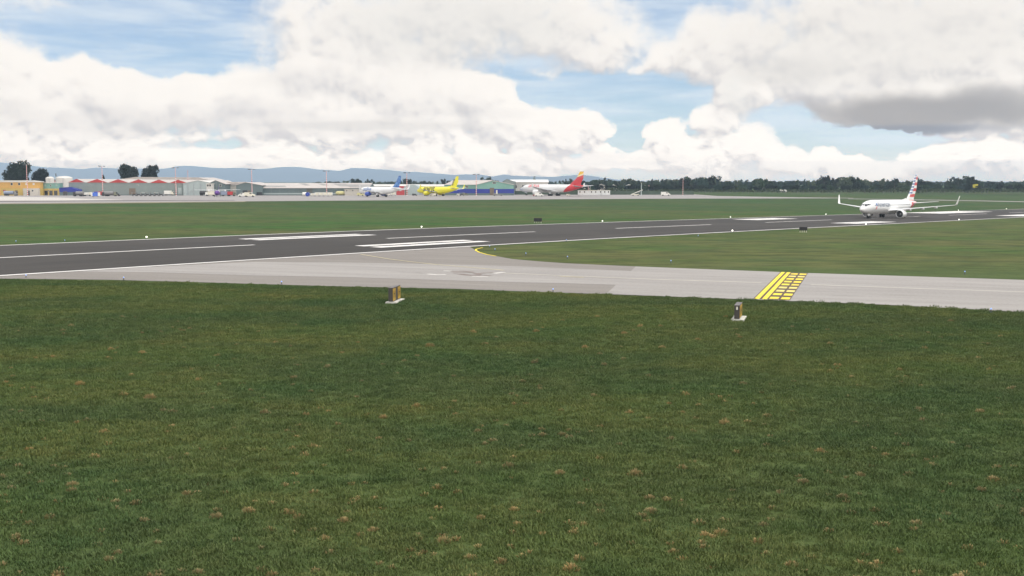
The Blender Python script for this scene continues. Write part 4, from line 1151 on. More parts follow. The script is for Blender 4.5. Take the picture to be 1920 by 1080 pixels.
def dolly(label, px, py, group, c='grey', rz=0):
    o = vb('baggage_cart', label, 'baggage cart', px, py, rz, group)
    MB().box((0, 0, .5), (3.0, 1.6, .15)).build('deck', M_STEEL, o)
    MB().box((0, 0, 2.25), (3.1, 1.7, .12)).build('roof', VC[c], o)
    m = MB()
    for x in (-1.45, 1.45):
        for y in (-.75, .75): m.box((x, y, 1.35), (.1, .1, 1.7))
    m.build('frame', M_STEEL, o)
    MB().box((-.2, 0, .95), (1.8, 1.1, .7)).build('luggage', VC['dark'], o)
    MB().box((1.48, 0, 1.3), (.06, 1.5, 1.4)).build('end_panel', VC['grey'], o)
    wheels(o, [(x, y) for x in (-1, 1) for y in (-.7, .7)], .25, .15)
    return o
tank_truck('blue-grey tanker truck parked before the orange building', 20, 366.9, 'bluegrey', 'grey', 0, 9.)
tank_truck('dark grey tank truck in front of the blue shed', 147.5, 368.2, 'grey', 'dark', pi, 6.5, sc=1.02)
box_truck('low white freight box between the grey tank truck and the blue container', 164, 367.8, 'white', 'cream', 0, 5.2, 1.5)
o = vb('cargo_container', 'blue and white container with a small blue hood, near the second mast', 'cargo container', 179.5, 369.2)
MB().box((-1.9, 0, 1.5), (.9, 2.4, 2.2)).build('end_frame', VC['white'], o); MB().box((2.0, 0, 1.5), (.5, 2.4, 2.2)).build('end_frame', VC['white'], o)
MB().box((.15, 0, 1.45), (3.1, 2.3, 2.1)).build('body', VC['blue'], o); MB().box((.4, 0, 2.8), (2.2, 2, .6), taper=.7).build('hood', VC['navy'], o)
MB().box((0, 0, .3), (4.6, 2, .14)).build('dolly_deck', M_STEEL, o); wheels(o, [(x, y) for x in (-1.6, 1.6) for y in (-.9, .9)], .24, .14)
box_truck('red-topped service truck at the foot of the second mast', 188, 367.6, 'red', 'dark', 0, 5.5, 2.0)
tank_truck('grey bowser with rounded top, right of the second mast', 208, 368.0, 'grey', 'olive', 0, 8.0)
van('small black car right of the grey bowser', 219.5, 367.8, 'dark', 0, .8)
cart_label = ['baggage cart at the left end of the row before the grey hangar wall', 'second baggage cart from the left in the row before the grey hangar', 'third baggage cart from the left, before the grey hangar', 'middle baggage cart of the row before the grey hangar',
              'third baggage cart from the right, before the grey hangar', 'second baggage cart from the right in the row', 'baggage cart at the right end of the row before the grey hangar']
for k, l in enumerate(cart_label): dolly(l, 252+k*8.4, 367.6-.0*k, 'baggage carts lined up before the grey hangar', 'white' if k in (2, 5) else 'grey')
box_truck('white box truck standing left of the third mast', 317, 366.6, 'white', 'cream', 0, 6.0, 2.3)
# freight around the turboprop
tank_truck('dark loader truck left of the purple cargo plane', 383, 366.8, 'dark', 'olive', 0, 6)
box_truck('cream freight truck just left of the purple cargo plane', 395, 367.6, 'cream', 'white', pi, 6.2, 2.1)
box_truck('teal-grey service truck just right of the purple cargo plane', 423, 367.8, 'bluegrey', 'grey', 0, 5.2, 2.2)
box_truck('brown service truck with a red top, right of the teal-grey one', 434, 367.8, 'red', 'olive', 0, 4.6, 2.0)
van('white pickup-like van in front of the grey gabled hangar end', 455.5, 369.0, 'white', pi, 1.05)
van('taller white van right beside the fourth mast foot', 468.5, 369.2, 'cream', 0, 1.2)
# containers by the long hangar
o = vb('cargo_container', 'white round-ended container left of the blue drum', 'cargo container', 571.5, 368.0)
MB().tube((-1.3, 0, 1.35), (1.3, 0, 1.35), 1.05, n=20).build('body', VC['white'], o); MB().box((0, 0, .25), (2.6, 1.6, .2)).build('cradle', M_STEEL, o)
o = vb('cable_drum', 'bright blue round drum left of the white containers', 'drum', 577, 368.4)
MB().tube((0, -1.1, 1.25), (0, 1.1, 1.25), 1.25, n=28).build('drum', VC['navy'], o); MB().tube((0, -1.14, 1.25), (0, 1.14, 1.25), .3, n=16).build('hub', VC['blue'], o)
for k, l in enumerate(('low white container at the left end of the container row by the fifth mast', 'second white container from the left by the fifth mast', 'middle white container of the row by the fifth mast', 'fourth white container, at the foot of the fifth mast', 'white container at the right end of the row by the fifth mast')):
    uld(l, 586.5+k*8.2, 368.1, 'white', 'white cargo containers in a row by the fifth mast', 0, .78 if k == 0 else .98)
o = vb('storage_tank', 'yellowish rounded tank before the cream cargo shed', 'storage tank', 639, 366.6, sc=.62)
MB().loft([[(x, 1.9*q*cos(2*pi*i/18), 2.6+1.9*q*sin(2*pi*i/18)) for i in range(18)] for x, q in ((-5.5, .1), (-4.8, .7), (-3, 1), (2, 1), (4, .8), (5, .1))]).build('shell', VC['yellow'], o)
MB().box((-2.5, 0, .4), (.8, 2.4, .8)).box((2, 0, .4), (.8, 2.4, .8)).build('saddle', M_STEEL, o)
# around the jets
uld('white container under the belly of the blue-tailed jet', 727, 367.2, 'white', 'containers beside the blue-tailed jet', 0, 1.0)
uld('second white container behind the blue-tailed jet, nearer its tail', 737.5, 367.0, 'white', 'containers beside the blue-tailed jet', 0, 1.05)
van('pale yellow service van under the nose of the blue-tailed jet', 676, 367.2, 'yellow', 0, .85)
van('small dark tug left of the yellow jet nose', 777.5, 367.2, 'dark', 0, .62)
van('white van under the wing of the yellow jet, nearest its engine', 804.5, 367.6, 'white', 0, .85)
van('second white van under the yellow jet, right of the first', 811.5, 367.8, 'cream', pi, .75)
van('small white tug behind the tail of the yellow jet', 861, 367.2, 'white', 0, .62)
van('grey-green tug farther right of the yellow jet tail', 872.5, 366.6, 'olive', 0, .75)
dolly('low dark cart between the two tugs behind the yellow jet', 866, 367.6, None)
o = vb('boarding_steps', 'grey steps with a pale panel in front of the blue hangar door', 'boarding steps', 932, 367.4)
MB().prism([(-2.4, 0.2), (3.6, .2), (3.6, .9), (1.2, .9), (-2.2, 1.9)], -1, 1).build('chassis', VC['grey'], o)
MB().box((-.2, 0, 2.4), (.9, 1.2, 2.6)).build('panel', VC['cream'], o); wheels(o, [(x, y) for x in (-1.6, 2.6) for y in (-.9, .9)], .35)
van('white tow tug beneath the wing of the large red-tailed jet', 1010.5, 368.4, 'white', 0, 1.1)
van('small pale cart behind the main wheels of the large jet', 1066, 367.4, 'cream', 0, .55)
van('low red and white buggy under the large jet engine', 1003, 367.6, 'red', pi, .5)
o = vb('belt_loader', 'white belt loader with a raised ramp right of the portable cabins', 'belt loader', 1193, 367.2)
MB().add([(-3.6,-.6,.6),(4.2,-.6,3.7),(4.2,.6,3.7),(-3.6,.6,.6),(-3.6,-.6,1.0),(4.2,-.6,4.1),(4.2,.6,4.1),(-3.6,.6,1.0)], [(0,1,2,3),(7,6,5,4),(0,4,5,1),(1,5,6,2),(2,6,7,3),(3,7,4,0)]).build('ramp', VC['white'], o)
MB().box((-.6, 0, .75), (4.6, 1.5, .7)).build('chassis', VC['cream'], o); MB().tube((.9, 0, .9), (2.2, 0, 2.9), .12, n=8).build('lift_arm', M_STEEL, o)
wheels(o, [(x, y) for x in (-2.2, 1.2) for y in (-.7, .7)], .36)
van('lone white van on the open apron right of the belt loader', 1248, 367.2, 'white', 0, 1.2)
# tanks and sign among the right trees
for px_, l in ((1464.8, 'left one of two round white tanks before the trees'), (1471.5, 'right one of two round white tanks before the trees')):
    Yk = 930; o = empty('gas_tank', (X(px_, Yk), Yk, 0)); tag(o, l, 'storage tank', 'round white tanks before the trees')
    MB().loft([[(1.9*sin(a)*cos(2*pi*i/20), 1.9*sin(a)*sin(2*pi*i/20), Z(359.6, Yk)+1.9*cos(a)) for i in range(20)] for a in [pi*(k+.3)/12.6 for k in range(13)]]).build('sphere', M_ROOFW, o)
    MB().box((-1, 0, Z(359.6, Yk)/2-.6), (.2, .3, Z(359.6, Yk))).box((1, 0, Z(359.6, Yk)/2-.6), (.2, .3, Z(359.6, Yk))).build('leg', M_STEEL, o)
Yk = 1040; o = empty('yellow_billboard', (X(1828.5, Yk), Yk, 0)); tag(o, 'square yellow board standing above the trees at the far right', 'billboard')
MB().box((0, 0, Z(349, Yk)), (X(1834, Yk)-X(1824, Yk), .4, Z(345, Yk)-Z(352.6, Yk))).build('panel', mat('board_yellow', lin(205,190,50), .6, .15, .4), o)
MB().box((-1.5, .1, Z(350, Yk)/2), (.3, .2, Z(350, Yk))).box((1.5, .1, Z(350, Yk)/2), (.3, .2, Z(350, Yk))).build('post', M_STEEL, o)
# scattered pale houses among trees
M_TILE = mat('terracotta_roof', lin(150,105,100), .8, .15, .4)
for k, (a, c_, pt, Yk, l, mr) in enumerate(((1122,1135,346,960,'cream house behind the trees above the longer cabin',M_ROOF),(1147,1156,347,985,'small white house in the trees just right of the cabins',M_ROOFW),(1174,1188,346.6,1000,'wide white house among trees left of the tall pale pole',M_ROOFW),
        (1208,1214,349,1010,'tiny white house just right of the tall pale pole',M_ROOFW),(1215,1222,348.4,1030,'tiny house with a reddish roof right of the pale pole',M_TILE),(1239,1250,346.8,1040,'cream house among dark trees above the lone white van',M_ROOF),
        (1429,1439,352.8,1000,'pale house half hidden by trees left of the round tanks',M_ROOFW),(1448,1470,352,1010,'long low house with a pinkish roof behind the round tanks',M_TILE),
        (1093,1107,347.5,980,'pale wide house right behind the red tail',M_ROOFW),(655,668,345,1100,'pale house above the long hangar roof',M_ROOF))):
    Yk *= 1.12
    b = B('house', a, c_, Yk, l, 'house')
    b.gable(a, (a+c_)/2, c_, pt+2, pt-.6, 0, 9, M_CREAM, mr, over=.3)
    b.opening(a+(c_-a)*.3, pt+3.6, 1, 1, M_WIN); b.opening(a+(c_-a)*.7, pt+3.6, 1, 1, M_WIN)

# ------------------------------------------------------------------ airfield lights
M_GLOW = bpy.data.materials.new('lit_white_lens'); M_GLOW.use_nodes = True
bb = M_GLOW.node_tree.nodes['Principled BSDF']; bb.inputs['Emission Color'].default_value = (1, .97, .85, 1); bb.inputs['Emission Strength'].default_value = 3
bb.inputs['Base Color'].default_value = (.8, .8, .75, 1)
M_BLENS = bpy.data.materials.new('blue_lens'); M_BLENS.use_nodes = True
bb = M_BLENS.node_tree.nodes['Principled BSDF']; bb.inputs['Emission Color'].default_value = (.35, .5, 1, 1); bb.inputs['Emission Strength'].default_value = .6
bb.inputs['Base Color'].default_value = (.25, .4, .8, 1)
def light_proto(name, cat, lens, r, h):
    o = empty(name, (0, 0, 0)); tag(o, None, cat)
    MB().tube((0, 0, 0), (0, 0, h), .035, .03, 8).build('stem', M_LAMP, o)
    MB().tube((0, 0, 0), (0, 0, .05), .13, n=10).build('base', M_LAMP, o)
    MB().loft([[(r*sin(a)*cos(2*pi*i/12), r*sin(a)*sin(2*pi*i/12), h+r*.8+r*cos(a)) for i in range(12)] for a in [pi*(k+.1)/6.2 for k in range(7)]]).build('lens', lens, o)
    return o
wp = light_proto('runway_light', 'runway light', M_GLOW, .135, .24); bp_ = light_proto('taxiway_light', 'taxiway light', M_BLENS, .06, .22)
used = {'w': False, 'b': False}
def put(which, p, label):
    proto = wp if which == 'w' else bp_
    o = copy_tree(proto) if used[which] else proto
    used[which] = True
    o.location = p; o['label'] = label
    o['group'] = 'white runway edge lights' if which == 'w' else 'blue taxiway edge lights'
    return o
FL = ['above the end of the first centreline dash at the left', 'above the start of the second centreline dash', 'right of the black box on the far verge', 'on the far verge above the start of the far painted block',
      'on the far verge just left of the rolling jet', 'hidden low behind the rolling jet', 'on the far verge above the large white block right of the jet', 'on the far verge nearest the right edge']
for k, (pxx, l) in enumerate(zip((286,804,1143,1382,1559,1694,1806,1896), FL)):
    s_k = 87.4+60*k; x, y = xy(s_k, TD+TW/2+.5)
    if k == 5: continue
    put('w', (x, y, ground(x, y)+.03), 'white runway light '+l)
NL = ['on the near edge below the far painted block', 'on the near edge beneath the rolling jet nose', 'on the near edge right of the rolling jet', 'on the near edge at the right side of the photo']
for k, l in enumerate(NL):
    x, y = xy(179.3+60*k, TD-TW/2-.5); put('w', (x, y, ground(x, y)+.03), 'white runway light '+l)
for px_, py_, l in ((30,455,'on the far verge nearest the left edge'),(121.5,453.5,'on the far verge, second from the left'),(49,521,'on the near shoulder nearest the left edge'),(232,525.5,'on the near shoulder, left third of the grass edge'),
                    (528,533.5,'on the near shoulder left of the black and yellow sign'),(1037,548,'on the near shoulder between the two close signs'),(1062,452.5,'beside the runway edge right of the curved yellow line'),
                    (918,464.5,'nearest the tip of the grass wedge'),(928,470.5,'second along the grass wedge by the yellow curve'),(986,478.5,'third along the grass wedge edge'),(1064,485,'fourth along the grass wedge edge'),
                    (1258,493,'in the grass left of the yellow hold marking'),(1309,444,'by the runway edge in the middle of the right grass'),(1809,514,'in the grass right of the yellow hold marking'),(1858,586,'on the near grass edge at the lower right')):
    p = gp(px_, py_); put('b', p, 'blue taxiway light '+l)

# ------------------------------------------------------------------ signs
M_SBODY = mat('sign_dark_metal', (.055, .05, .045), .6, .1); M_SYEL = mat('sign_amber_face', (.42, .26, .03), .5, .12, 3); M_SSLAB = mat('sign_concrete', (.62, .60, .54), .8, .1, 2); M_STOP = mat('sign_top', (.14, .125, .12), .6)
def sign(label, px, py, wid, dep, hgt, ang, panels, sticker=False):
    p = gp(px, py); o = empty('taxiway_sign', p, -ang); tag(o, label, 'sign', 'taxiway signs on the near grass')
    # local x: thickness (end face toward the camera), local y: along the face
    MB().box((wid/2+.05, dep/2, .06), (wid+.5, dep+.3, .14)).build('base_slab', M_SSLAB, o)
    bx = MB().box((wid/2, dep/2, .16+hgt/2), (wid, dep, hgt)).build('housing', M_SBODY, o)
    MB().box((wid/2, dep/2, .16+hgt+.012), (wid+.03, dep+.03, .03)).build('cap', M_STOP, o)
    for a, b_ in panels:
        f = MB().box((wid+.012, dep*(a+b_)/2, .16+hgt/2), (.02, dep*(b_-a), hgt*.9)).build('face_panel', M_SYEL, o)
        # the worn black characters
        m = MB(); c0 = dep*(a+b_)/2; hw = dep*(b_-a)*.22
        m.box((wid+.028, c0-hw, .16+hgt/2), (.01, .05, hgt*.5)); m.box((wid+.028, c0+hw, .16+hgt/2), (.01, .05, hgt*.5)); m.box((wid+.028, c0, .16+hgt*.55), (.01, hw*2-.05, .07))
        m.build('character', M_BLK, f)
    if sticker: MB().box((wid*.5, -.012, .16+hgt*.80), (.11, .02, .2)).build('label_plate', M_TRIM, o)
    MB().tube((wid*.3, .3, .12), (wid*.3, .3, .17), .06, n=8).build('foot', M_STEEL, o)
sign('dark sign box with two amber panels, left of the near pair', 728.5, 569.3, .34, 2.3, 1.02, radians(8), [(.0, .34), (.66, 1.0)])
sign('dark sign box with a white plate and amber face below the yellow hold marking', 1376.5, 602.2, .34, 1.9, .88, radians(17), [(.04, .92)], True)
def marker(label, px, py, wm, hm):
    p = gp(px, py); o = empty('distance_marker', p, radians(-8)); tag(o, label, 'sign', 'black boxes beside the runway')
    MB().box((0, 0, .35+hm/2), (wm, .3, hm)).build('housing', M_BLK, o)
    MB().box((0, 0, .35+hm+.02), (wm+.06, .36, .05)).build('cap', M_BLK, o)
    for k in range(4):
        x = -wm*.4+wm*.8*k/3; MB().box((x, 0, .17), (.07, .07, .36)).box((x, 0, .03), (.22, .3, .06)).build('leg', M_TRIM, o)
marker('black sign box on the far verge above the taxiway junction', 1008.5, 418.2, 1.9, .78)
marker('black sign box in the grass between the runway and the yellow hold marking', 1506, 435.4, 1.5, .62)

# ------------------------------------------------------------------ trees
def leafmat(name, a, b_):
    m = bpy.data.materials.new(name); m.use_nodes = True
    n = N(m.node_tree); b = m.node_tree.nodes['Principled BSDF']
    t = n.new('ShaderNodeTexCoord'); oi = n.new('ShaderNodeObjectInfo')
    k = n.noise(t.outputs['Object'], .35, 4, .6)
    c = n.mix(n.step(k, .35, .65), a, b_)
    f = n.step(oi.outputs['Random'], 0, 1, .5, 1.6, False)
    sc = n.new('ShaderNodeVectorMath', operation='SCALE'); n.link(c, sc.inputs[0]); n.link(f, sc.inputs['Scale'])
    n.link(sc.outputs[0], b.inputs['Base Color']); b.inputs['Roughness'].default_value = .8; b.inputs['Specular IOR Level'].default_value = .15
    return m
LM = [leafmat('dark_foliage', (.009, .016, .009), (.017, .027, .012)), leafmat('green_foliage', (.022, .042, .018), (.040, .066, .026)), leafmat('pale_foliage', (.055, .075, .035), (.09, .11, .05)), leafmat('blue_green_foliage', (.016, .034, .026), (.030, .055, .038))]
M_BARK = mat('bark', (.09, .065, .045), .9, .3, .5)
def tree_mesh(kind, seed):
    "unit-height tree: returns crown and trunk meshes"
    rnd = random.Random(seed); vs, fs = [], []
    lobes = []
    if kind == 'round':
        lobes = [(rnd.uniform(-.26, .26), rnd.uniform(-.26, .26), rnd.uniform(.30, .78), rnd.uniform(.14, .24)) for _ in range(16)] + [(0, 0, .55, .34), (0, 0, .36, .36)]
        n = 5200; q = .034
    elif kind == 'tall':
        lobes = [(rnd.uniform(-.12, .12), rnd.uniform(-.12, .12), z, rnd.uniform(.07, .14)) for z in (.3, .4, .48, .56, .64, .72, .8, .87, .93)]
        n = 600; q = .04
    elif kind == 'ragged':
        lobes = [(rnd.uniform(-.3, .3), rnd.uniform(-.3, .3), rnd.uniform(.4, .9), rnd.uniform(.06, .16)) for _ in range(12)]
        n = 650; q = .042
    elif kind == 'pine':
        lobes = [(0, 0, z, .26*(1.02-z)+.02) for z in (.2, .3, .4, .5, .6, .7, .8, .9, .97)]
        n = 600; q = .035
    else:
        lobes = [(rnd.uniform(-.36, .36), rnd.uniform(-.3, .3), rnd.uniform(.2, .72), rnd.uniform(.14, .24)) for _ in range(12)]
        n = 900; q = .05
    tot = sum(l[3]**2 for l in lobes)
    for lx_, ly_, lz_, lr in lobes:
        for _ in range(int(n*lr*lr/tot)):
            d = Vector((rnd.gauss(0, 1), rnd.gauss(0, 1), rnd.gauss(0, 1))).normalized()
            rr = lr*(rnd.uniform(.35, 1.12)**.6)
            c = Vector((lx_, ly_, lz_)) + Vector((d.x, d.y, d.z*.85))*rr
            if c.z < .08: continue
            a = Vector((rnd.gauss(0, 1), rnd.gauss(0, 1), rnd.gauss(0, 1))).normalized(); b_ = a.orthogonal().normalized()
            s1, s2 = q*rnd.uniform(.6, 1.5), q*rnd.uniform(.5, 1.1); i = len(vs)
            cc = a.cross(b_)
            vs += [c-b_*s1-cc*s2*.4, c-cc*s2, c+b_*s1+cc*s2*.3, c+cc*s2]
            fs.append((i, i+1, i+2, i+3))
    zm = sorted(v.z for v in vs)[-max(4, len(vs)//150)]
    xm = sorted(abs(v.x) for v in vs)[-len(vs)//25]
    kx = {'round': .45, 'tall': .17, 'ragged': .34, 'pine': .24, 'bush': .5}[kind]/xm
    vs = [Vector((v.x*kx, v.y*kx, v.z/zm)) for v in vs]
    cm = bpy.data.meshes.new('crown'); cm.from_pydata([tuple(v) for v in vs], [], fs)
    t = MB(); t.tube((0, 0, -.03), (.005, 0, .35), .028, .018, 8)
    for k in range(6):
        l = lobes[rnd.randrange(len(lobes))]
        t.tube((.003, 0, rnd.uniform(.15, .34)), (l[0]*.8, l[1]*.8, l[2]), .012, .004, 6)
    t.tube((.005, 0, .35), (0, 0, .8), .018, .005, 6)
    to = t.build('trunk', M_BARK); tm = to.data; bpy.data.objects.remove(to)
    return cm, tm
TM = {}
def tree(kind, var, x, y, h, wf, mi, label, group=None, name='tree', rz=0, z=0):
    key = (kind, var, mi)
    if key not in TM:
        cm, tm = tree_mesh(kind, hash((len(kind), var))*7+var+ord(kind[0]))
        cm.materials.append(LM[mi]); TM[key] = (cm, tm)
    cm, tm = TM[key]
    o = empty(name, (x, y, z), rz); o.scale = (h*wf, h*wf, h); tag(o, label, 'tree', group)
    link(bpy.data.objects.new('crown', cm), o); link(bpy.data.objects.new('trunk', tm), o)
    return o
for px_, pt, wpx, Yk, v, l in ((32,305,51,835,1,'largest round dark tree behind the orange building'), (75,318,35,845,2,'smaller round dark tree right of the largest one, behind the teal block'),
                         (242,310.5,36,870,3,'left one of two round dark trees behind the red gables'), (282.5,311.5,31,880,4,'right one of two round dark trees behind the red gables'), (194.5,329.5,8,870,5,'tiny round dark treetop behind the second red gable')):
    h = Z(pt, Yk); wm_ = wpx*Yk/F
    tree('round', v, X(px_, Yk), Yk, h/1.0, wm_/(h*1.2), 0, l, name='broadleaf_tree', rz=v)
rnd = random.Random(11)
# treeline: outline heights traced along the photo
prof = [(590,341),(640,339.5),(665,338),(700,340),(735,339),(760,339),(800,339.5),(835,338),(860,340),(905,336),(925,336),(940,338),(960,341),(1000,338),(1030,340),(1060,338),(1085,339),(1110,339),(1128,336),(1160,340),(1180,338),(1215,339),(1240,336),(1262,340),
        (1283,334),(1300,335),(1318,333),(1335,332),(1350,337),(1365,338),(1390,340),(1425,335),(1445,341),(1470,342),(1500,339),(1530,338),(1545,333),(1570,337),(1603,334),(1630,339),(1655,338),(1677,338),(1700,339),(1722,337),(1745,341),(1770,340),(1795,336),(1815,333),(1830,340),(1855,343),(1880,342),(1920,342),(2060,341)]
def tl(px):
    for (a, ha), (b_, hb) in zip(prof, prof[1:]):
        if a <= px <= b_: return ha+(hb-ha)*(px-a)/(b_-a)-(1.5 if px > 1080 else .5)
    return 341
regions = [(1150, 'dark leafy tree crowding the treeline above the belt loader'), (1290, 'dark bushy tree in the treeline left of the round white tanks'), (1480, 'dense green tree in the treeline between the round tanks and the rolling jet'), (1700, 'dark tree in the treeline behind and right of the striped tail'), (3000, '')]
def region(px):
    if px < 880: return 'distant small tree on the skyline above the white roofs and parked jets'
    if px < 1080: return 'distant tree above the teal hangar and the large red-tailed jet'
    if px < 1290: return 'dark leafy tree in the treeline behind the cabins and belt loader'
    if px < 1450: return 'dark bushy tree in the treeline left of the round white tanks'
    if px < 1700: return 'dense green tree in the treeline between the round tanks and the striped tail'
    return 'dark tree in the far right treeline beyond the striped tail'
count = 0
def add_tl(px, Yk, pyt, kinds, mis, wf=(.8, 1.3), name='tree', label=None):
    global count
    h = Z(pyt, Yk)
    k = kinds[rnd.randrange(len(kinds))]
    tree(k, rnd.randrange(1, 6), X(px, Yk), Yk+rnd.uniform(-8, 8), h, rnd.uniform(*wf), mis[rnd.randrange(len(mis))], label or region(px), 'treeline beyond the airfield: '+region(px)[:40].strip(), rz=rnd.uniform(0, 6.28), z=-.2)
    count += 1
x = 590
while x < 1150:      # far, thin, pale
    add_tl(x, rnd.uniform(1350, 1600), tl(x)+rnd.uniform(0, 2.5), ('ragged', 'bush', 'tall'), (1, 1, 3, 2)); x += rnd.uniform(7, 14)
x = 1065
while x < 1990:      # front row, dark
    low_ = 5 if x < 1270 else 3.5
    add_tl(x, rnd.uniform(955, 1000), max(tl(x)+low_, 345)+rnd.uniform(0, 4), ('bush', 'round', 'bush'), (0, 0, 3, 1), (1.0, 1.5)); x += rnd.uniform(8, 13)
x = 1070
while x < 1990:      # middle row
    add_tl(x, rnd.uniform(1040, 1090), tl(x)+rnd.choice((-2.6, -1, .5, 1.5, 3, 4.5, 6))+rnd.uniform(-.5, .5), ('ragged', 'bush', 'pine', 'tall'), (0, 3, 1, 1, 2), (.55, 1.05)); x += rnd.uniform(8, 13)
x = 1100
while x < 1990:      # back row
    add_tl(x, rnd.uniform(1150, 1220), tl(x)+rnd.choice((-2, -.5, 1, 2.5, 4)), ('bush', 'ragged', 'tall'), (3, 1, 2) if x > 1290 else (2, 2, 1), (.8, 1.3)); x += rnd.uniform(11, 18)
for px_, pt, k, l, mi in ((1335,331.5,'ragged','tall ragged tree rising highest left of the round tanks',0),(1318,333,'bush','broad tall tree beside the tallest ragged tree',3),(1283,334,'bush','dark wide tree behind the thin pole with the top bar',0),(1427,334.5,'bush','tall green tree left of the pinkish-roofed house',1),
                          (1545,329.5,'ragged','tall thin-topped tree left of the rolling jet',0),(1563,333.5,'ragged','lopsided sparse tree just right of the thin-topped one',0),(1604,331.8,'ragged','sparse-topped tree above the jet nose',0),(1677,336.5,'ragged','sparse tree top just left of the striped tail',0),(1724,336.5,'bush','bushy tree immediately right of the striped tail',0),
                          (1797,335,'ragged','wide ragged tree left of the yellow board',0),(1819,331,'ragged','tallest ragged tree beside the yellow board',0),(1242,335.5,'tall','slim tree above the lone white van',3),(668,335,'bush','dark square-topped tree above the end of the long hangar roof',0),
                          (692,336,'ragged','second dark skyline tree, left of the blue tail',0),(761,335,'bush','dark skyline tree beside the mast between the parked jets',0),(808,340.5,'bush','low dark bushy tree above the yellow jet',0),(833,335.5,'ragged','dark sparse tree left of the yellow tail',0),
                          (912,332,'bush','spreading tree rising over the teal hangar roof',1),(1002,331.5,'pine','pale conifer above the white warehouse',2),(1061,336.5,'pine','dark conifer left of the red tail',0),(980,344,'ragged','dark ragged tree by the nose of the large red-tailed jet',0),(1111,338,'ragged','dark tree between the red tail and the houses',0)):
    Yk = 1000 if px_ > 1180 else (860 if pt > 340 else 1120)
    h = Z(pt, Yk); tree(k, 1+int(px_) % 3, X(px_, Yk), Yk, h, .75 if k in ('tall', 'ragged') else .85, mi, l, name='tree', rz=px_, z=-.1)
print('trees', count)
x = 1085
while x < 1990:      # farthest row closing the skyline
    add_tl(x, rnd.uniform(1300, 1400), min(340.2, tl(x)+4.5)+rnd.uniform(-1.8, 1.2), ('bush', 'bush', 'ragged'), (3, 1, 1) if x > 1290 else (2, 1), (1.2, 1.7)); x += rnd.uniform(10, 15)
# low scrub band at the foot of the trees
def scrub():
    r2 = random.Random(4); vs, fs = [], []
    for _ in range(9000):
        px_ = r2.uniform(1060, 2000); Yk = r2.uniform(900, 960); c = Vector((X(px_, Yk), Yk, r2.uniform(0, 1)**1.3*3.6*(.6+.7*noise.noise(Vector((px_*.03, 0, 0))))))
        a = Vector((r2.gauss(0, 1), r2.gauss(0, 1), r2.gauss(0, 1))).normalized(); b_ = a.orthogonal().normalized(); cc = a.cross(b_); s = r2.uniform(.3, .8); i = len(vs)
        vs += [c-b_*s, c-cc*s, c+b_*s, c+cc*s]; fs.append((i, i+1, i+2, i+3))
    tag(mesh_obj('scrub', vs, fs, leafmat('scrub_foliage', (.022, .034, .015), (.042, .052, .022))), 'low rough scrub along the foot of the right treeline', 'scrub', kind='stuff')
scrub()

# ------------------------------------------------------------------ near grass
def blade_clump(name, n, h, rad, m, seed, wd=.012):
    r2 = random.Random(seed); vs, fs = [], []
    for _ in range(n):
        a = r2.uniform(0, 2*pi); d = rad*sqrt(r2.random()); x, y = d*cos(a), d*sin(a)
        hh = h*r2.uniform(.5, 1.2); la = r2.uniform(0, 2*pi); ln = hh*r2.uniform(.2, .9); wx, wy = cos(la+1.57)*wd, sin(la+1.57)*wd
        i = len(vs); mx, my = x+cos(la)*ln*.4, y+sin(la)*ln*.4
        vs += [(x-wx, y-wy, -.01), (x+wx, y+wy, -.01), (mx+wx*.8, my+wy*.8, hh*.65), (mx-wx*.8, my-wy*.8, hh*.65), (x+cos(la)*ln, y+sin(la)*ln, hh)]
        fs += [(i, i+1, i+2, i+3), (i+3, i+2, i+4)]
    me = bpy.data.meshes.new(name); me.from_pydata(vs, [], fs); me.materials.append(m)
    return me
def blademat(name, a, b_, c_):
    m = bpy.data.materials.new(name); m.use_nodes = True
    n = N(m.node_tree); b = m.node_tree.nodes['Principled BSDF']
    oi = n.new('ShaderNodeObjectInfo'); g_ = n.new('ShaderNodeNewGeometry')
    big = n.noise(g_.outputs['Position'], .12, 4, .6)
    c = n.mix(n.step(oi.outputs['Random'], 0, 1, 0., 1., False), a, b_)
    c = n.mix(n.step(big, .42, .65, 0., .7), c, c_)
    sm = n.noise(n.scalev(g_.outputs['Position'], .5, 1, 1), 1.3, 5, .65)
    c = n.mix(1.0, c, n.mix(n.step(sm, .32, .66), (.78, .80, .76), (1.18, 1.16, 1.12)), 'MULTIPLY')
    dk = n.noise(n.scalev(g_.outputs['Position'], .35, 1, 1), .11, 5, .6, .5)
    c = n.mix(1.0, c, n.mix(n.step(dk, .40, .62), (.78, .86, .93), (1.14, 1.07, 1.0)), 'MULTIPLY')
    ol = n.noise(n.scalev(g_.outputs['Position'], .5, 1, 1), .16, 4, .6)
    c = n.mix(n.step(ol, .5, .68, 0., .5), c, n.mix(1.0, c, (1.35, 1.08, 1.05), 'MULTIPLY'))
    n.link(c, b.inputs['Base Color']); b.inputs['Roughness'].default_value = .7; b.inputs['Specular IOR Level'].default_value = .2
    return m
MBL = blademat('grass_blade', (.084, .120, .034), (.136, .164, .056), (.070, .126, .038))
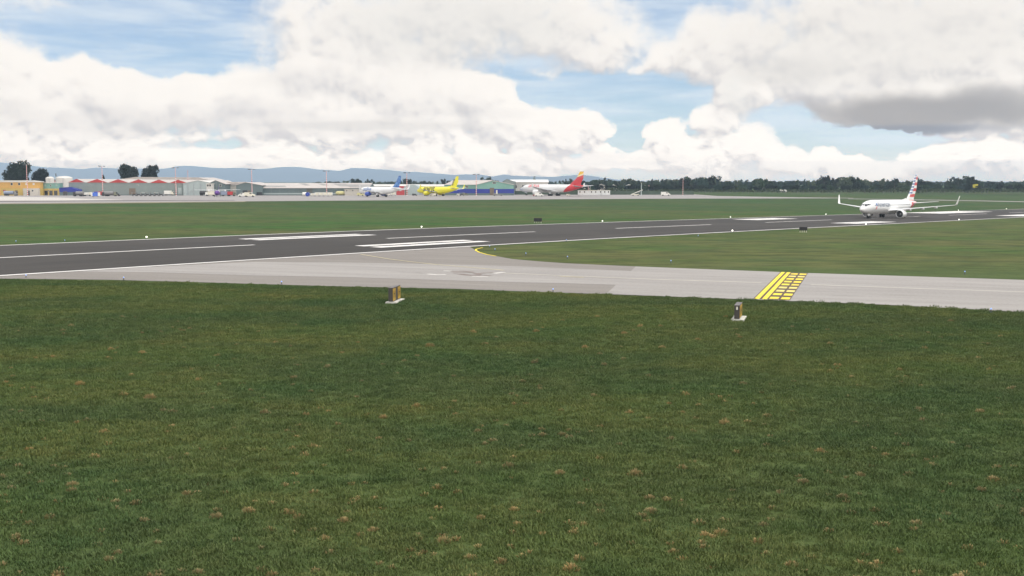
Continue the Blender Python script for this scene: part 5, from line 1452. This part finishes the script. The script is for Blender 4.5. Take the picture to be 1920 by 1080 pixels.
def grass_field():
    gcol = bpy.data.collections.new('grass_tuft_meshes')
    for k in range(4):
        gcol.objects.link(bpy.data.objects.new('grass_tuft', blade_clump('grass_tuft', 44, .05+.012*k, .16+.05*k, MBL, k+20, .009)))
    # patch of ground to grow on: the near field up to the taxiway
    cols = [(px_, gp(px_, 1092), gp(px_, py_+1.0)) for px_, py_ in ((-40,523.5),(200,527),(400,532),(600,537.5),(800,542),(960,547),(1190,555.5),(1420,564),(1640,572.5),(1960,588))]
    rg = random.Random(2); fine_ = []
    for (pa, a0, b0), (pb, a1, b1) in zip(cols, cols[1:]):
        q = int((pb-pa)/8)
        for i in range(q):
            k = i/q; a_, b_ = a0.lerp(a1, k), b0.lerp(b1, k)
            b_ = b_ + (b_-a_).normalized()*(rg.choice((.0, .15, .3, .5, .9, 1.3)) if rg.random() < .75 else -.2)
            fine_.append((0, a_, b_))
    cols = fine_ + [cols[-1]]
    vs = []; n = 10
    for px_, a, b_ in cols:
        for j in range(n+1): vs.append(a.lerp(b_, j/n))
    fs = [(i*(n+1)+j, (i+1)*(n+1)+j, (i+1)*(n+1)+j+1, i*(n+1)+j+1) for i in range(len(cols)-1) for j in range(n)]
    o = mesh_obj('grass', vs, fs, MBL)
    tag(o, 'short green grass filling the foreground up to the taxiway', 'grass', kind='stuff')
    gt = bpy.data.node_groups.new('scatter', 'GeometryNodeTree')
    gt.interface.new_socket('Geometry', in_out='INPUT', socket_type='NodeSocketGeometry'); gt.interface.new_socket('Geometry', in_out='OUTPUT', socket_type='NodeSocketGeometry')
    nn = gt.nodes; L_ = gt.links.new
    gi_ = nn.new('NodeGroupInput'); go_ = nn.new('NodeGroupOutput')
    dp = nn.new('GeometryNodeDistributePointsOnFaces'); dp.inputs['Density'].default_value = GRASS_DENSITY; dp.inputs['Seed'].default_value = 3
    ci = nn.new('GeometryNodeCollectionInfo'); ci.inputs['Collection'].default_value = gcol; ci.inputs['Separate Children'].default_value = True; ci.inputs['Reset Children'].default_value = True
    ip = nn.new('GeometryNodeInstanceOnPoints'); ip.inputs['Pick Instance'].default_value = True
    rv = nn.new('FunctionNodeRandomValue'); rv.data_type = 'FLOAT_VECTOR'; rv.inputs['Min'].default_value = (0, 0, 0); rv.inputs['Max'].default_value = (.25, .25, 6.28)
    rs = nn.new('FunctionNodeRandomValue'); rs.data_type = 'FLOAT'; rs.inputs[2].default_value = .4; rs.inputs[3].default_value = 1.45
    L_(gi_.outputs[0], dp.inputs['Mesh']); L_(dp.outputs['Points'], ip.inputs['Points']); L_(ci.outputs[0], ip.inputs['Instance'])
    L_(rv.outputs['Value'], ip.inputs['Rotation']); L_(rs.outputs[1], ip.inputs['Scale']); L_(ip.outputs[0], go_.inputs[0])
    md = o.modifiers.new('scatter', 'NODES'); md.node_group = gt
GRASS_DENSITY = 32.0
grass_field()
def dry_tufts():
    r2 = random.Random(8)
    m = blademat('dry_grass_blade', (.23, .185, .08), (.46, .33, .17), (.30, .235, .105))
    vs, fs = [], []
    spots = [(1191,892,1.6),(832,1018,1.3),(1070,1070,1.4),(281,748,1.5),(1358,795,1.2),(465,962,1.3),(404,972,1.2),(540,964,1.2),(150,722,1.1),(1352,1002,1.2),(1284,742,1.1),(497,776,1.1),(806,650,1.2),(953,876,1.1),(135,912,1.1),(1220,962,1.1),(645,980,1.1),(1862,902,1.2),(1580,935,1.1)]
    while len(spots) < 520:
        py_ = 590+r2.random()**1.1*500; spots.append((r2.uniform(-20, 1940), py_, r2.choice((.1, .15, .2, .3, .35, .5, .8))))
    for px_, py_, sz in spots:
        p = gp(px_, py_); sz = min(1.9, sz*(p.y/34)**.75)
        for _ in range(int(60*sz)+12):
            a = r2.uniform(0, 2*pi); q = sqrt(r2.random()); d = .13*(.45+.55*sz)*q; x, y = p.x+d*cos(a)*1.4, p.y+d*sin(a)
            hh = .15*(.4+.6*sz)*(1.05-q*q)*r2.uniform(.75, 1.1)+.03; ln = .04+.05*q; wd = .012
            la = a+r2.uniform(-.6, .6); wx, wy = cos(r2.uniform(0, 6.28))*wd, sin(la)*wd*.6+.004
            i = len(vs)
            vs += [(x-wx, y-wy, p.z), (x+wx, y+wy, p.z), (x+cos(la)*ln*.4+wx, y+sin(la)*ln*.4, p.z+hh*.8), (x+cos(la)*ln*.4-wx, y+sin(la)*ln*.4, p.z+hh*.8), (x+cos(la)*ln, y+sin(la)*ln, p.z+hh)]
            fs += [(i, i+1, i+2, i+3), (i+3, i+2, i+4)]
    tag(mesh_obj('dry_grass', vs, fs, m), 'small brown dry tufts dotted over the near green grass', 'dry grass', kind='stuff')
dry_tufts()
